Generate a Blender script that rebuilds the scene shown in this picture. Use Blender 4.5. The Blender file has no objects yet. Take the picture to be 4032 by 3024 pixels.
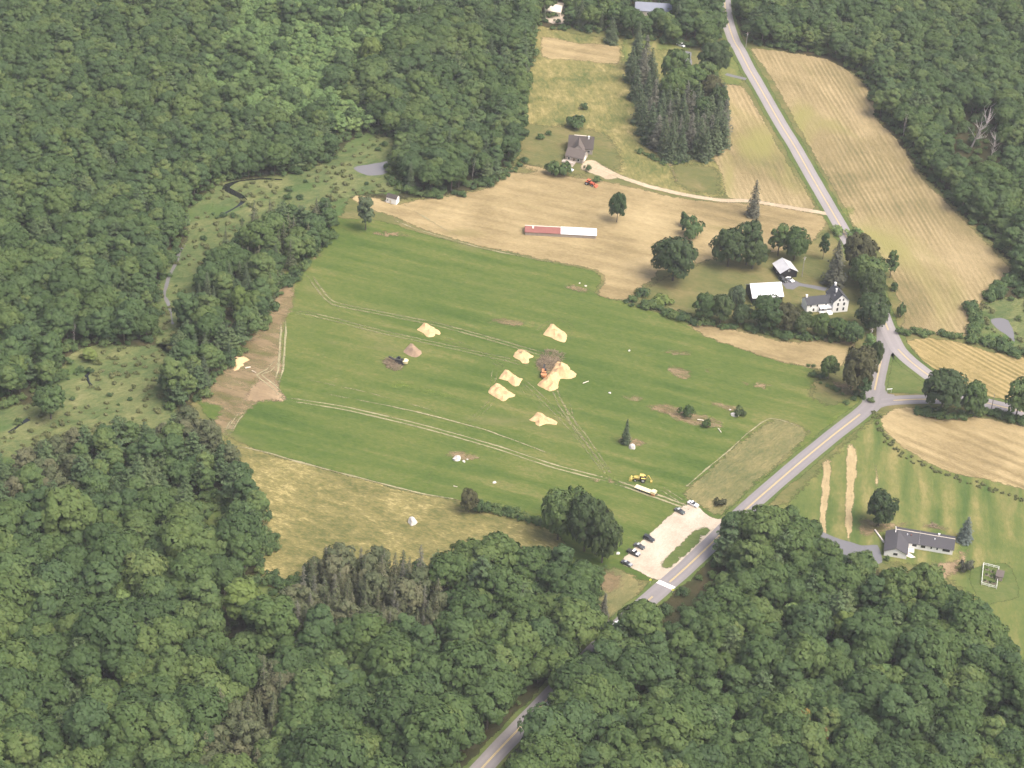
import bpy, math, random
import numpy as np
from mathutils import Vector, Matrix, noise as mnoise
from mathutils.geometry import delaunay_2d_cdt

# ------------------------------------------------------------------ camera, world, sun, exposure
CAM_H, PITCH, ROLL, FPX = 520.0, math.radians(34.0), math.radians(3.7), 8624.0
Y0 = CAM_H / math.tan(PITCH)
scene = bpy.context.scene
C = scene.collection
_F = np.array([0, math.cos(PITCH), -math.sin(PITCH)])
_R0 = np.array([1.0, 0, 0]); _U0 = np.array([0, math.sin(PITCH), math.cos(PITCH)])
_R = math.cos(ROLL) * _R0 + math.sin(ROLL) * _U0
_U = -math.sin(ROLL) * _R0 + math.cos(ROLL) * _U0
CAMPOS = np.array([0.0, -Y0, CAM_H])
cam = bpy.data.cameras.new('camera'); camo = bpy.data.objects.new('camera', cam); C.objects.link(camo)
cam.sensor_width = 36.0; cam.lens = FPX / 4032 * 36.0; cam.clip_start = 1.0; cam.clip_end = 20000
camo.matrix_world = Matrix(((_R[0], _U[0], -_F[0], CAMPOS[0]), (_R[1], _U[1], -_F[1], CAMPOS[1]),
                            (_R[2], _U[2], -_F[2], CAMPOS[2]), (0, 0, 0, 1)))
scene.camera = camo

HAZE_D = 0.00007
SUN_EL, SUN_AZ = math.radians(60), math.radians(118)      # azimuth from +y (north) clockwise
wd = bpy.data.worlds.new('World'); scene.world = wd; wd.use_nodes = True
nt = wd.node_tree
sky = nt.nodes.new('ShaderNodeTexSky'); sky.sky_type = 'NISHITA'; sky.sun_disc = False
sky.sun_elevation = SUN_EL; sky.sun_rotation = SUN_AZ; sky.altitude = 300; sky.air_density = 0.7; sky.dust_density = 9.0; sky.ozone_density = 1.0
bg = nt.nodes['Background']; bg.inputs['Strength'].default_value = 0.13
nt.links.new(sky.outputs[0], bg.inputs['Color'])
sl = bpy.data.lights.new('sun', 'SUN'); sl.energy = 1.25; sl.angle = math.radians(34); sl.color = (1.0, 0.955, 0.89)
so = bpy.data.objects.new('sun', sl); C.objects.link(so)
sd = Vector((math.sin(SUN_AZ) * math.cos(SUN_EL), math.cos(SUN_AZ) * math.cos(SUN_EL), math.sin(SUN_EL)))
so.rotation_euler = sd.to_track_quat('Z', 'Y').to_euler(); so.location = sd * 800
vs = scene.view_settings
vs.view_transform = 'Standard'; vs.look = 'None'; vs.exposure = 1.26; vs.gamma = 1.0; vs.use_curve_mapping = False
scene.cycles.max_bounces = 5; scene.cycles.diffuse_bounces = 3; scene.cycles.transparent_max_bounces = 10; scene.cycles.use_adaptive_sampling = True; scene.cycles.adaptive_threshold = 0.02
scene.cycles.volume_bounces = 1

# ------------------------------------------------------------------ helpers
VS = 4032 / 2212.0
def gfull(x, y, z=0.0):
    d = _F + _R * ((x - 2016) / FPX) + _U * ((1512 - y) / FPX)
    p = CAMPOS + d * ((z - CAM_H) / d[2])
    return Vector((p[0], p[1], z))
def W(x, y, z=0.0): return gfull(x * VS, y * VS, z)          # point of the ground seen at (x, y) of a 2212-wide picture
def Z(o, s, pts, z=0.0): return [gfull(o[0] + a / s, o[1] + b / s, z) for a, b in pts]
def proj(p):
    d = np.array([p[0], p[1], p[2]]) - CAMPOS
    w = d @ _F
    return (2016 + FPX * (d @ _R) / w) / VS, (1512 - FPX * (d @ _U) / w) / VS, w
def tag(o, label=None, cat=None, group=None, kind=None):
    if label: o['label'] = label
    if cat: o['category'] = cat
    if group: o['group'] = group
    if kind: o['kind'] = kind
    return o
def empty(name, loc=(0, 0, 0), rz=0.0, label=None, cat=None, group=None):
    o = bpy.data.objects.new(name, None); C.objects.link(o)
    o.location = loc; o.rotation_euler = (0, 0, rz); o.empty_display_size = 0.5
    return tag(o, label, cat, group)
def obj(name, mesh, parent=None, mat=None):
    o = bpy.data.objects.new(name, mesh); C.objects.link(o)
    if parent is not None: o.parent = parent
    if mat is not None and len(mesh.materials) == 0: mesh.materials.append(mat)
    return o
class MB:
    def __init__(s): s.v = []; s.f = []
    def add(s, vs_, fs):
        n = len(s.v); s.v += [tuple(p) for p in vs_]; s.f += [tuple(i + n for i in f) for f in fs]; return s
    def hexa(s, p): return s.add(p, [(0, 3, 2, 1), (4, 5, 6, 7), (0, 1, 5, 4), (1, 2, 6, 5), (2, 3, 7, 6), (3, 0, 4, 7)])
    def box(s, c, d, rz=0.0, top=1.0):
        x, y, z = d[0] / 2, d[1] / 2, d[2] / 2; p = []
        for k, (a, b) in enumerate([(-x, -y), (x, -y), (x, y), (-x, y)] * 2):
            t = 1.0 if k < 4 else top
            p.append((a * t, b * t, -z if k < 4 else z))
        m = Matrix.Rotation(rz, 3, 'Z')
        return s.hexa([m @ Vector(q) + Vector(c) for q in p])
    def prism(s, prof, y0, y1, f0=1.0, f1=1.0):      # prof in (x, z), extruded along y
        n = len(prof); cx = sum(p[0] for p in prof) / n
        a = [(p[0], y0, p[1]) for p in prof]; b = [(p[0], y1, p[1]) for p in prof]
        return s.add(a + b, [tuple(range(n)), tuple(range(2 * n - 1, n - 1, -1))] + [(i, (i + 1) % n + 0, (i + 1) % n + n, i + n)[::-1] for i in range(n)])
    def cyl(s, p0, p1, r0, r1=None, n=10):
        p0 = Vector(p0); p1 = Vector(p1); r1 = r0 if r1 is None else r1
        d = (p1 - p0).normalized(); u = d.orthogonal().normalized(); w = d.cross(u)
        vs_ = [p0 + (u * math.cos(t) + w * math.sin(t)) * r0 for t in (2 * math.pi * i / n for i in range(n))]
        vs_ += [p1 + (u * math.cos(t) + w * math.sin(t)) * r1 for t in (2 * math.pi * i / n for i in range(n))]
        return s.add(vs_, [tuple(range(n - 1, -1, -1)), tuple(range(n, 2 * n))] + [(i, (i + 1) % n, (i + 1) % n + n, i + n) for i in range(n)])
    def tube(s, pts, rs, n=7):
        for i in range(len(pts) - 1): s.cyl(pts[i], pts[i + 1], rs[i], rs[i + 1], n)
        return s
    def mesh(s, name, mat=None, smooth=False):
        me = bpy.data.meshes.new(name); me.from_pydata(s.v, [], s.f)
        if mat: me.materials.append(mat)
        if smooth: me.polygons.foreach_set('use_smooth', [True] * len(me.polygons))
        me.update(); return me
    def build(s, name, mat, parent=None, smooth=False): return obj(name, s.mesh(name, mat, smooth), parent)

# ------------------------------------------------------------------ materials
class G:
    def __init__(s, name):
        s.m = bpy.data.materials.new(name); s.m.use_nodes = True; s.t = s.m.node_tree; s.n = s.t.nodes
        s.b = s.n['Principled BSDF']; s.out = s.n['Material Output']
        s.b.inputs['Roughness'].default_value = 0.85; s.b.inputs['Specular IOR Level'].default_value = 0.15
    def new(s, ty, **kw):
        n = s.n.new(ty)
        for k, v in kw.items(): setattr(n, k, v)
        return n
    def L(s, a, b): s.t.links.new(a, b); return b
    def set(s, sock, v):
        if hasattr(v, 'default_value') or hasattr(v, 'is_linked'): s.L(v, sock)
        else: sock.default_value = v
    def math(s, op, a, b=0.0, c=0.0, clamp=False):
        n = s.new('ShaderNodeMath', operation=op, use_clamp=clamp)
        for i, v in enumerate((a, b, c)): s.set(n.inputs[i], v)
        return n.outputs[0]
    def pos(s): return s.new('ShaderNodeNewGeometry').outputs['Position']
    def map(s, vec, scale=(1, 1, 1), rz=0.0):
        r = s.new('ShaderNodeMapping'); s.L(vec, r.inputs['Vector']); r.inputs['Rotation'].default_value = (0, 0, rz)
        q = s.new('ShaderNodeMapping'); s.L(r.outputs[0], q.inputs['Vector']); q.inputs['Scale'].default_value = scale
        return q.outputs[0]
    def noise(s, vec, scale=1.0, detail=3.0, rough=0.55, dist=0.0):
        n = s.new('ShaderNodeTexNoise'); s.L(vec, n.inputs['Vector']); n.inputs['Scale'].default_value = scale
        n.inputs['Detail'].default_value = detail; n.inputs['Roughness'].default_value = rough; n.inputs['Distortion'].default_value = dist
        return n.outputs['Fac']
    def ramp(s, fac, stops):
        n = s.new('ShaderNodeValToRGB'); s.set(n.inputs[0], fac); e = n.color_ramp.elements
        while len(e) < len(stops): e.new(0.5)
        for i, (p, c) in enumerate(stops): e[i].position = p; e[i].color = (*c, 1) if len(c) == 3 else c
        return n.outputs[0]
    def step(s, x, a, b):
        n = s.new('ShaderNodeMapRange', interpolation_type='SMOOTHSTEP'); s.set(n.inputs[0], x)
        n.inputs[1].default_value = a; n.inputs[2].default_value = b; return n.outputs[0]
    def mix(s, f, a, b, mode='MIX'):
        n = s.new('ShaderNodeMix', data_type='RGBA', blend_type=mode)
        s.set(n.inputs[0], f)
        for k, v in ((6, a), (7, b)):
            if isinstance(v, tuple): n.inputs[k].default_value = (*v, 1) if len(v) == 3 else v
            else: s.L(v, n.inputs[k])
        return n.outputs[2]
    def attr(s, name): return s.new('ShaderNodeAttribute', attribute_name=name).outputs['Fac']
    def color(s, c):
        if isinstance(c, tuple): s.b.inputs['Base Color'].default_value = (*c, 1)
        else: s.L(c, s.b.inputs['Base Color'])
    def bump(s, h, strength=0.3, dist=0.3):
        n = s.new('ShaderNodeBump'); s.L(h, n.inputs['Height']); n.inputs['Strength'].default_value = strength; n.inputs['Distance'].default_value = dist
        s.L(n.outputs[0], s.b.inputs['Normal'])

def plain(name, c, rough=0.6, spec=0.3, var=0.12, vs_=1.5, metal=0.0):
    g = G(name); n = g.noise(g.new('ShaderNodeTexCoord').outputs['Object'], vs_, 4)
    k = g.math('MULTIPLY_ADD', n, 2 * var, 1 - var)
    mx = g.mix(1.0, c, (1, 1, 1), 'MULTIPLY')
    n2 = g.new('ShaderNodeVectorMath', operation='SCALE'); n2.inputs[0].default_value = c; g.L(k, n2.inputs['Scale'])
    g.color(n2.outputs[0]); g.b.inputs['Roughness'].default_value = rough; g.b.inputs['Specular IOR Level'].default_value = spec; g.b.inputs['Metallic'].default_value = metal
    return g.m

def field(name, stops, big=0.02, fine=0.5, ang=0.0, rows=None, stretch=6.0, edge=2.5, bumpk=0.4, wbig=0.55, patch=None, alpha=1.0, hole=0.0, contrast=3.3, soft=.12, hs=.6):
    """ground cover: broad patches, grain drawn out along ang, optional rows (period m, strength), ragged border"""
    g = G(name); p = g.pos()
    mp = g.map(p, (1.0 / stretch, 1, 1), -ang)
    nb = g.noise(p, big, 4, 0.6, 0.6)
    ns = g.noise(mp, fine * 0.35, 4, 0.6, 0.4)
    nf = g.noise(g.map(p, (0.45, 1, 1), -ang), fine * 2.2, 3, 0.7)
    nm = g.noise(g.map(p, (0.6, 1, 1), -ang), fine * .9, 4, 0.7, 0.5)
    f = g.math('MULTIPLY', nb, wbig)
    f = g.math('MULTIPLY_ADD', ns, (1 - wbig) * 0.34, f)
    f = g.math('MULTIPLY_ADD', nm, (1 - wbig) * 0.33, f)
    f = g.math('MULTIPLY_ADD', nf, (1 - wbig) * 0.33, f)
    if rows:
        per, amt = rows
        sx = g.new('ShaderNodeSeparateXYZ'); g.L(g.map(p, (1, 1, 1), -ang), sx.inputs[0])
        wob = g.math('MULTIPLY', g.noise(g.map(p, (0.2, 1, 1), -ang), 0.10, 3), 7.0)
        ph = g.math('MULTIPLY_ADD', sx.outputs['Y'], 2 * math.pi / per, wob)
        sn = g.math('SINE', ph)
        k = g.math('MULTIPLY', sn, g.math('MULTIPLY', g.step(g.noise(g.map(p, (0.5, 1, 1), -ang), 0.03, 4, .65), .36, .62), amt))
        f = g.math('ADD', f, k)
    f = g.math('MULTIPLY_ADD', g.math('SUBTRACT', f, 0.5), contrast, 0.5, clamp=True)
    col = g.ramp(f, stops)
    if patch:
        for c, sc, a, b in patch:
            col = g.mix(g.step(g.noise(g.map(p, (1.0 / 2.5, 1, 1), -ang), sc, 3, 0.55, 0.8), a, b), col, c)
    g.color(col); g.bump(g.math('ADD', nf, g.math('MULTIPLY', ns, 1.5)), bumpk, 0.5)
    g.b.inputs['Roughness'].default_value = 1.0; g.b.inputs['Specular IOR Level'].default_value = 0.0
    if edge:
        e = g.attr('edge')
        en = g.math('MULTIPLY_ADD', g.math('SUBTRACT', g.noise(p, 0.45, 5, 0.7), 0.5), edge * 2.6, e)
        a = g.step(en, edge * 0.15, edge * 0.75)
        if alpha < 1 or hole: a = g.math('MULTIPLY', a, g.step(g.noise(g.map(p, (0.35, 1, 1), -ang), hs, 5, 0.65), hole - soft, hole + soft) if hole else alpha)
        if hole and alpha < 1: a = g.math('MULTIPLY', a, alpha)
        g.L(a, g.b.inputs['Alpha'])
    return g.m

def heading(a, b): d = W(*b) - W(*a); return math.atan2(d.y, d.x)
A_GREEN = heading((625, 860), (1325, 1040)); A_EAST = heading((1660, 150), (1930, 640)); A_HAY = heading((870, 430), (1500, 560))
A_OVAL = heading((1920, 905), (2200, 1020)); A_WEDGE = heading((1960, 735), (2130, 830)); A_ROAD = heading((1330, 1340), (1780, 950))
GR = [(0.0, (0.0425, 0.0773, 0.0181)), (.34, (0.0671, 0.1024, 0.0244)), (.62, (0.0981, 0.1226, 0.0328)), (1, (0.1677, 0.1562, 0.0599))]
M_green = field('mown_grass', GR, 0.013, 0.55, A_GREEN, (13.0, 0.05), 14, 1.5, 0.35, 0.30,
                [((.150, .140, .060), 0.03, .58, .78), ((.105, .165, .032), 0.022, .66, .80)])
M_rough = field('rough_hay', [(0, (0.0679, 0.0844, 0.0279)), (.35, (0.1222, 0.1203, 0.0443)), (.65, (0.1940, 0.1697, 0.0672)), (1, (0.3793, 0.3162, 0.1394))], 0.03, 0.6, A_GREEN, None, 2.5, 1.6, 0.8, 0.25, contrast=4.2)
M_roughg = field('rough_grass', [(0, (0.077, 0.098, 0.039)), (.45, (0.132, 0.132, 0.057)), (.75, (0.187, 0.167, 0.075)), (1, (0.264, 0.207, 0.103))], 0.05, 0.6, A_ROAD, None, 2, 3.0, 0.8, 0.3, contrast=4)
M_meadow = field('olive_meadow', [(0, (0.0684, 0.0921, 0.0306)), (.35, (0.1283, 0.1310, 0.0468)), (.65, (0.2042, 0.1794, 0.0702)), (1, (0.3230, 0.2667, 0.1215))], 0.05, 0.3, A_EAST, None, 1.6, 3, 0.6, 0.25, contrast=4)
ST = [(0, (.150, .120, .060)), (.35, (.225, .175, .088)), (.65, (.300, .236, .122)), (1, (.40, .318, .172))]
M_hay = field('hay_stubble', ST, 0.022, 0.6, A_HAY, (9.0, 0.03), 7, 2.2, 0.6, 0.45, [((.17, .15, .06), 0.035, .60, .74)])
M_east = field('row_stubble', [(0, (0.1192, 0.1116, 0.0507)), (.35, (0.1943, 0.1565, 0.0771)), (.65, (0.2694, 0.2134, 0.1121)), (1, (0.3709, 0.2922, 0.1628))], 0.017, 0.6, A_EAST, (2.6, 0.06), 9, 1.8, 0.6, 0.5, [((0.2086, 0.1969, 0.0703), 0.02, .52, .72)])
M_wedge = field('wedge_stubble', [(0, (0.1123, 0.1058, 0.0405)), (.35, (0.1901, 0.1544, 0.0625)), (.65, (0.2851, 0.2214, 0.1003)), (1, (0.3629, 0.2830, 0.1338))], 0.02, 0.6, A_WEDGE, (2.9, 0.085), 9, 1.8, 0.6, 0.45)
M_oval = field('oval_stubble', ST, 0.02, 0.6, A_OVAL, (6.5, 0.08), 9, 1.6, 0.6, 0.45, [((0.2000, 0.1550, 0.0750), 0.03, .55, .75)])
M_lawn = field('house_lawn', [(0, (0.0630, 0.0997, 0.0289)), (.45, (0.1035, 0.1283, 0.0391)), (.75, (0.1485, 0.1520, 0.0527)), (1, (0.2160, 0.1900, 0.0765))], 0.035, 0.4, heading((1835, 960), (1830, 1150)), (11, .12), 9, 4.5, 0.3, 0.4, [((0.1980, 0.1710, 0.0723), 0.04, .60, .78)])
M_verge = field('verge_grass', [(0, (.055, .085, .026)), (.5, (.085, .115, .035)), (1, (.14, .145, .055))], 0.06, 0.6, 0, None, 3, 1.2, 0.5, 0.4)
M_yard = field('yard_grass', [(0, (.07, .09, .032)), (.45, (.115, .118, .045)), (.75, (.16, .14, .06)), (1, (.22, .18, .085))], 0.05, 0.4, A_HAY, None, 3, 5, 0.5, 0.45)
M_marsh = field('marsh_sedge', [(0, (0.0458, 0.0734, 0.0285)), (.35, (0.0810, 0.1102, 0.0418)), (.65, (0.1276, 0.1428, 0.0570)), (1, (0.2112, 0.2040, 0.0950))], 0.05, 0.45, 0.6, None, 2.0, 3, 1.0, 0.35, [((0.0660, 0.1071, 0.0342), 0.05, .52, .68)], contrast=3.8)
M_dirt = field('bare_dirt', [(0, (.17, .125, .075)), (.5, (.25, .185, .11)), (1, (.36, .275, .17))], 0.06, 0.7, A_GREEN, None, 4, 3.5, 0.5, 0.4)
M_dirtp = field('worn_soil', [(0, (.15, .115, .06)), (.5, (.235, .175, .10)), (1, (.33, .25, .15))], 0.06, 0.7, A_GREEN, None, 4, 3.0, 0.5, 0.4, hole=.44, soft=.34, hs=.16)
M_gravel = field('pale_gravel', [(0, (0.3069, 0.2538, 0.1900)), (.45, (0.4092, 0.3478, 0.2707)), (1, (0.5301, 0.4606, 0.3705))], 0.08, 0.8, A_ROAD, None, 3, 0.8, 0.3, 0.4)
M_drive = field('tan_gravel', [(0, (.27, .215, .145)), (.45, (.37, .30, .205)), (1, (.48, .40, .285))], 0.08, 0.8, A_ROAD, None, 3, 0.7, 0.3, 0.4)
M_track = field('wheel_rut', [(0, (.16, .16, .08)), (.5, (.225, .21, .11)), (1, (.30, .27, .15))], 0.1, 0.8, A_GREEN, None, 4, 0.5, 0.2, 0.4, alpha=.8, hole=.40, soft=.3)
M_track2 = field('worn_track', [(0, (0.190, 0.184, 0.105)), (.5, (0.257, 0.236, 0.138)), (1, (0.342, 0.304, 0.187))], 0.1, 0.8, A_GREEN, None, 4, 0.35, 0.2, 0.4, hole=.30, soft=.22)
M_strip = field('dry_strip', [(0, (.23, .185, .095)), (.5, (.33, .26, .14)), (1, (.44, .345, .20))], 0.08, 0.8, heading((1835, 960), (1830, 1150)), None, 5, 0.9, 0.4, 0.3, hole=.20, soft=.3)
M_lime = field('fresh_grass', [(0, (.13, .19, .04)), (.5, (.165, .22, .048)), (1, (.20, .24, .06))], 0.06, 0.6, A_GREEN, None, 8, 3.5, 0.3, 0.4, alpha=.55, hole=.40, soft=.25)
def mk_floor():
    g = G('forest_floor'); p = g.pos()
    n = g.noise(p, 0.12, 5, 0.65)
    g.color(g.ramp(n, [(.25, (.028, .034, .016)), (.5, (.045, .044, .022)), (.75, (.075, .056, .032))])); g.bump(g.noise(p, 0.8, 4), 0.8, 0.6)
    g.b.inputs['Roughness'].default_value = 1; g.b.inputs['Specular IOR Level'].default_value = 0; return g.m
M_floor = mk_floor()
def mk_asphalt(name, lo, hi):
    g = G(name); p = g.pos()
    n = g.math('MULTIPLY_ADD', g.noise(p, 0.05, 3), 0.5, g.math('MULTIPLY', g.noise(p, 0.9, 4, .7), 0.5))
    a = g.math('ABSOLUTE', g.attr('across'))                       # lanes polished where wheels run
    w = g.step(g.math('ABSOLUTE', g.math('SUBTRACT', a, 0.5)), 0.05, 0.28)
    col = g.ramp(n, [(.3, lo), (.7, hi)])
    col = g.mix(g.math('MULTIPLY', w, 0.22), col, tuple(c * .72 for c in lo))
    crk = g.step(g.noise(g.map(p, (1, 1, 1)), 0.35, 6, .75, 1.5), .66, .70)
    col = g.mix(g.math('MULTIPLY', crk, .35), col, tuple(c * .6 for c in lo))
    g.color(col); g.b.inputs['Roughness'].default_value = 0.8; g.b.inputs['Specular IOR Level'].default_value = .25; return g.m
M_road = mk_asphalt('weathered_asphalt', (.225, .208, .206), (.285, .263, .258))
M_road2 = mk_asphalt('old_asphalt', (.185, .172, .172), (.235, .218, .215))
M_asph = mk_asphalt('dark_asphalt', (.13, .13, .14), (.17, .17, .18))
M_yel = plain('yellow_paint', (.52, .40, .16), .7, .2, .25, .8)
M_wht = plain('white_paint', (.75, .74, .70), .7, .2, .2, .8)
def mk_water(name, c):
    g = G(name); g.color(c); g.b.inputs['Roughness'].default_value = 0.08; g.b.inputs['Specular IOR Level'].default_value = .5
    g.bump(g.noise(g.pos(), 1.2, 2), .05, .05); return g.m
M_pond = mk_water('pond_water', (.15, .145, .145)); M_brook = mk_water('brook_water', (.012, .014, .012))  # pond grey has the sky's reflection put into its base colour

# ------------------------------------------------------------------ ground sheets
rng = random.Random(7); NP = np.random.default_rng(11)
def resample(pts, step, closed=True):
    P = [Vector((p[0], p[1])) for p in pts]; n = len(P); out = []
    segs = n if closed else n - 1
    for i in range(segs):
        p0 = P[(i - 1) % n] if closed or i else P[0]; p1 = P[i]; p2 = P[(i + 1) % n]; p3 = P[(i + 2) % n] if closed or i + 2 < n else P[-1]
        k = max(1, int((p2 - p1).length / step))
        for j in range(k):
            t = j / k
            a = p1 * 2; b = (p2 - p0) * t; c = (p0 * 2 - p1 * 5 + p2 * 4 - p3) * t * t; d = (p1 * 3 - p0 - p2 * 3 + p3) * t ** 3
            q = (a + b + c + d) * 0.5
            lin = p1.lerp(p2, t)
            out.append(lin.lerp(q, 0.6))
    if not closed: out.append(P[-1])
    return out
def inside(poly, q):
    x, y = q[:, 0], q[:, 1]; r = np.zeros(len(q), bool); n = len(poly)
    for i in range(n):
        x0, y0 = poly[i]; x1, y1 = poly[(i + 1) % n]
        if y0 == y1: continue
        c = ((y0 > y) != (y1 > y)) & (x < (x1 - x0) * (y - y0) / (y1 - y0) + x0); r ^= c
    return r
def segdist(poly, q, closed=True):
    d = np.full(len(q), 1e9); n = len(poly)
    for i in range(n if closed else n - 1):
        a = np.array(poly[i]); b = np.array(poly[(i + 1) % n]); ab = b - a; L2 = max(ab @ ab, 1e-9)
        t = np.clip(((q - a) @ ab) / L2, 0, 1); d = np.minimum(d, np.hypot(*(q - a - t[:, None] * ab).T))
    return d
def gpoly(pts): return [(p.x, p.y) for p in (W(*q) for q in pts)]
def patch(name, pts, mat, z, world=False, jitter=0.7, step=1.6, kind='structure', label=None):
    z *= .25; P = pts if world else gpoly(pts)
    B = resample(P, step)
    B = [(b.x + jitter * mnoise.noise((b.x * .21, b.y * .21, 3.1)) * 1.6, b.y + jitter * mnoise.noise((b.x * .21, b.y * .21, 9.7)) * 1.6) for b in B]
    xs = [b[0] for b in B]; ys = [b[1] for b in B]
    coarse = []
    for s_, lo, hi in ((3.0, 1.2, 9.0), (12.0, 9.0, 1e9)):
        gx, gy = np.meshgrid(np.arange(min(xs), max(xs), s_), np.arange(min(ys), max(ys), s_))
        q = np.stack([gx.ravel(), gy.ravel()], 1) + NP.uniform(-.3, .3, (gx.size, 2)) * s_
        q = q[inside(B, q)]
        if len(q):
            d = segdist(B, q); coarse.append(q[(d > lo) & (d < hi)])
    I = np.concatenate(coarse) if coarse else np.zeros((0, 2))
    V = [Vector(b) for b in B] + [Vector(p) for p in I]
    r = delaunay_2d_cdt(V, [], [list(range(len(B)))], 1, 1e-4)
    co = np.array([(v.x, v.y) for v in r[0]])
    me = bpy.data.meshes.new(name); me.from_pydata([(a, b, z) for a, b in co], [], [tuple(f) if (co[f[1]][0]-co[f[0]][0])*(co[f[2]][1]-co[f[0]][1])-(co[f[1]][1]-co[f[0]][1])*(co[f[2]][0]-co[f[0]][0]) > 0 else tuple(f)[::-1] for f in r[2]])
    at = me.attributes.new('edge', 'FLOAT', 'POINT'); at.data.foreach_set('value', np.minimum(segdist(B, co), 12.0).astype(np.float32))
    me.materials.append(mat); o = obj(name, me); tag(o, label, None, None, kind); return o
def ribbon(name, pts, width, mat, z, world=False, step=3.0, wob=0.0, parent=None, kind='structure', label=None, ends=False):
    z *= .25; P = [(p[0], p[1]) for p in pts] if world else gpoly(pts)
    B = resample(P, step, False); n = len(B); v = []; e = []; a = []; f = []
    wf = width if callable(width) else (lambda t: width)
    for i, b in enumerate(B):
        d = (B[min(i + 1, n - 1)] - B[max(i - 1, 0)]).normalized(); nn = Vector((-d.y, d.x))
        w = wf(i / max(1, n - 1)); o1 = wob * mnoise.noise((b.x * .15, b.y * .15, 1.3)); o2 = wob * mnoise.noise((b.x * .15, b.y * .15, 7.3))
        for k, s_ in enumerate((-.5, -.25, 0, .25, .5)):
            q = b + nn * (s_ * w + (o1 if s_ < 0 else o2 if s_ > 0 else 0)); v.append((q.x, q.y, z)); a.append(s_ * 2)
            ee = (.5 - abs(s_)) * w
            if ends: ee *= min(1, i / 6, (n - 1 - i) / 6)
            e.append(ee)
        if i:
            for k in range(4): j = i * 5 + k; f.append((j - 5, j, j + 1, j - 4)[::-1])
    me = bpy.data.meshes.new(name); me.from_pydata(v, [], f)
    for nm, dat in (('edge', e), ('across', a)):
        at = me.attributes.new(nm, 'FLOAT', 'POINT'); at.data.foreach_set('value', np.array(dat, np.float32))
    me.materials.append(mat); o = obj(name, me, parent)
    if parent is None: tag(o, label, None, None, kind)
    return o

me = bpy.data.meshes.new('ground'); me.from_pydata([(-7000, -3000, 0), (7000, -3000, 0), (7000, 11000, 0), (-7000, 11000, 0)], [], [(0, 1, 2, 3)])
me.materials.append(M_floor); tag(obj('ground', me), 'dark leaf-littered ground under and beyond the woods', kind='structure')

patch('open_ground', [(400, 860), (590, 600), (690, 455), (740, 415), (860, 425), (1010, 408), (1085, 370), (1110, 300), (1135, 60), (1590, 75), (1600, 40), (1640, 90), (1860, 160), (1900, 245), (2000, 370), (2180, 550), (2195, 590), (2130, 660), (2110, 730), (2290, 780), (2290, 1500), (2190, 1440), (2100, 1310), (1850, 1225), (1740, 1165), (1660, 1130), (1560, 1190), (1440, 1290), (1340, 1380), (1280, 1380), (1260, 1270), (900, 1260), (620, 1290), (540, 1240), (500, 1060)], M_yard, 0.03, label='rough grass between the fields')
GREEN = [(700, 470), (745, 470), (785, 472), (830, 476), (905, 500), (960, 515), (1040, 534), (1120, 550), (1200, 568), (1270, 580), (1299, 594), (1299, 612), (1290, 634), (1350, 652), (1420, 672), (1480, 692), (1530, 725), (1600, 752), (1680, 778), (1755, 795), (1800, 820), (1900, 850), (1890, 880), (1800, 950), (1700, 1035), (1600, 1110), (1540, 1160), (1440, 1250), (1320, 1250), (1150, 1180), (1090, 1110), (1000, 1085), (880, 1062), (780, 1035), (660, 1003), (560, 975), (500, 963), (470, 930), (430, 880), (420, 840), (520, 720), (600, 610)]
patch('field', GREEN, M_green, 0.06, label='wide mown green field with wheel tracks in the middle')
patch('meadow', [(480, 935), (560, 972), (660, 1000), (780, 1032), (880, 1060), (1000, 1080), (1090, 1105), (1165, 1128), (1230, 1180), (1210, 1250), (900, 1260), (760, 1262), (620, 1290), (560, 1250), (520, 1130), (500, 1040)], M_rough, 0.10, label='rough yellow-brown hay meadow below the green field')
patch('clearing', [(545, 1262), (650, 1262), (655, 1300), (600, 1345), (540, 1330)], M_verge, 0.09, label='small bright grass clearing in the lower woods')
patch('clearing', [(420, 1075), (500, 1070), (520, 1180), (440, 1200)], M_verge, 0.09, label='dark grassy gap between the pines and the hay meadow')
patch('rough_grass', [(1661, 905), (1756, 933), (1705, 985), (1640, 1045), (1596, 1088), (1566, 1112), (1545, 1118), (1520, 1102), (1475, 1058)], M_roughg, 0.10, label='rough unmown brown-green strip beside the road')
patch('hay_field', [(755, 428), (775, 420), (815, 425), (850, 440), (900, 430), (1010, 416), (1060, 400), (1090, 375), (1120, 352), (1180, 362), (1230, 380), (1290, 388), (1330, 394), (1400, 410), (1480, 428), (1560, 435), (1650, 440), (1790, 468), (1765, 515), (1740, 530), (1600, 560), (1530, 565), (1430, 585), (1420, 600), (1400, 615), (1375, 632), (1355, 652), (1320, 648), (1287, 636), (1299, 612), (1299, 594), (1270, 580), (1200, 568), (1120, 550), (1040, 534), (960, 512), (905, 494), (850, 470), (800, 455)], M_hay, 0.12, label='tan hay stubble field round the long shed')
patch('meadow', [(1148, 55), (1240, 70), (1330, 82), (1440, 80), (1480, 100), (1480, 150), (1400, 200), (1400, 310), (1460, 345), (1560, 350), (1572, 425), (1480, 424), (1390, 402), (1340, 382), (1290, 360), (1120, 352), (1105, 300), (1125, 210), (1135, 150)], M_meadow, 0.08, label='olive mottled meadow behind the brown house')
patch('lawn', [(1112, 262), (1180, 268), (1235, 270), (1300, 280), (1330, 300), (1352, 345), (1345, 375), (1290, 362), (1270, 385), (1235, 382), (1180, 365), (1118, 352)], M_yard, 0.12, label='patchy lawn round the brown house')
patch('stubble_patch', [(1170, 78), (1250, 92), (1340, 98), (1338, 139), (1250, 132), (1172, 124)], M_hay, 0.14, label='pale tan rectangle of stubble at the top of the meadow')
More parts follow.
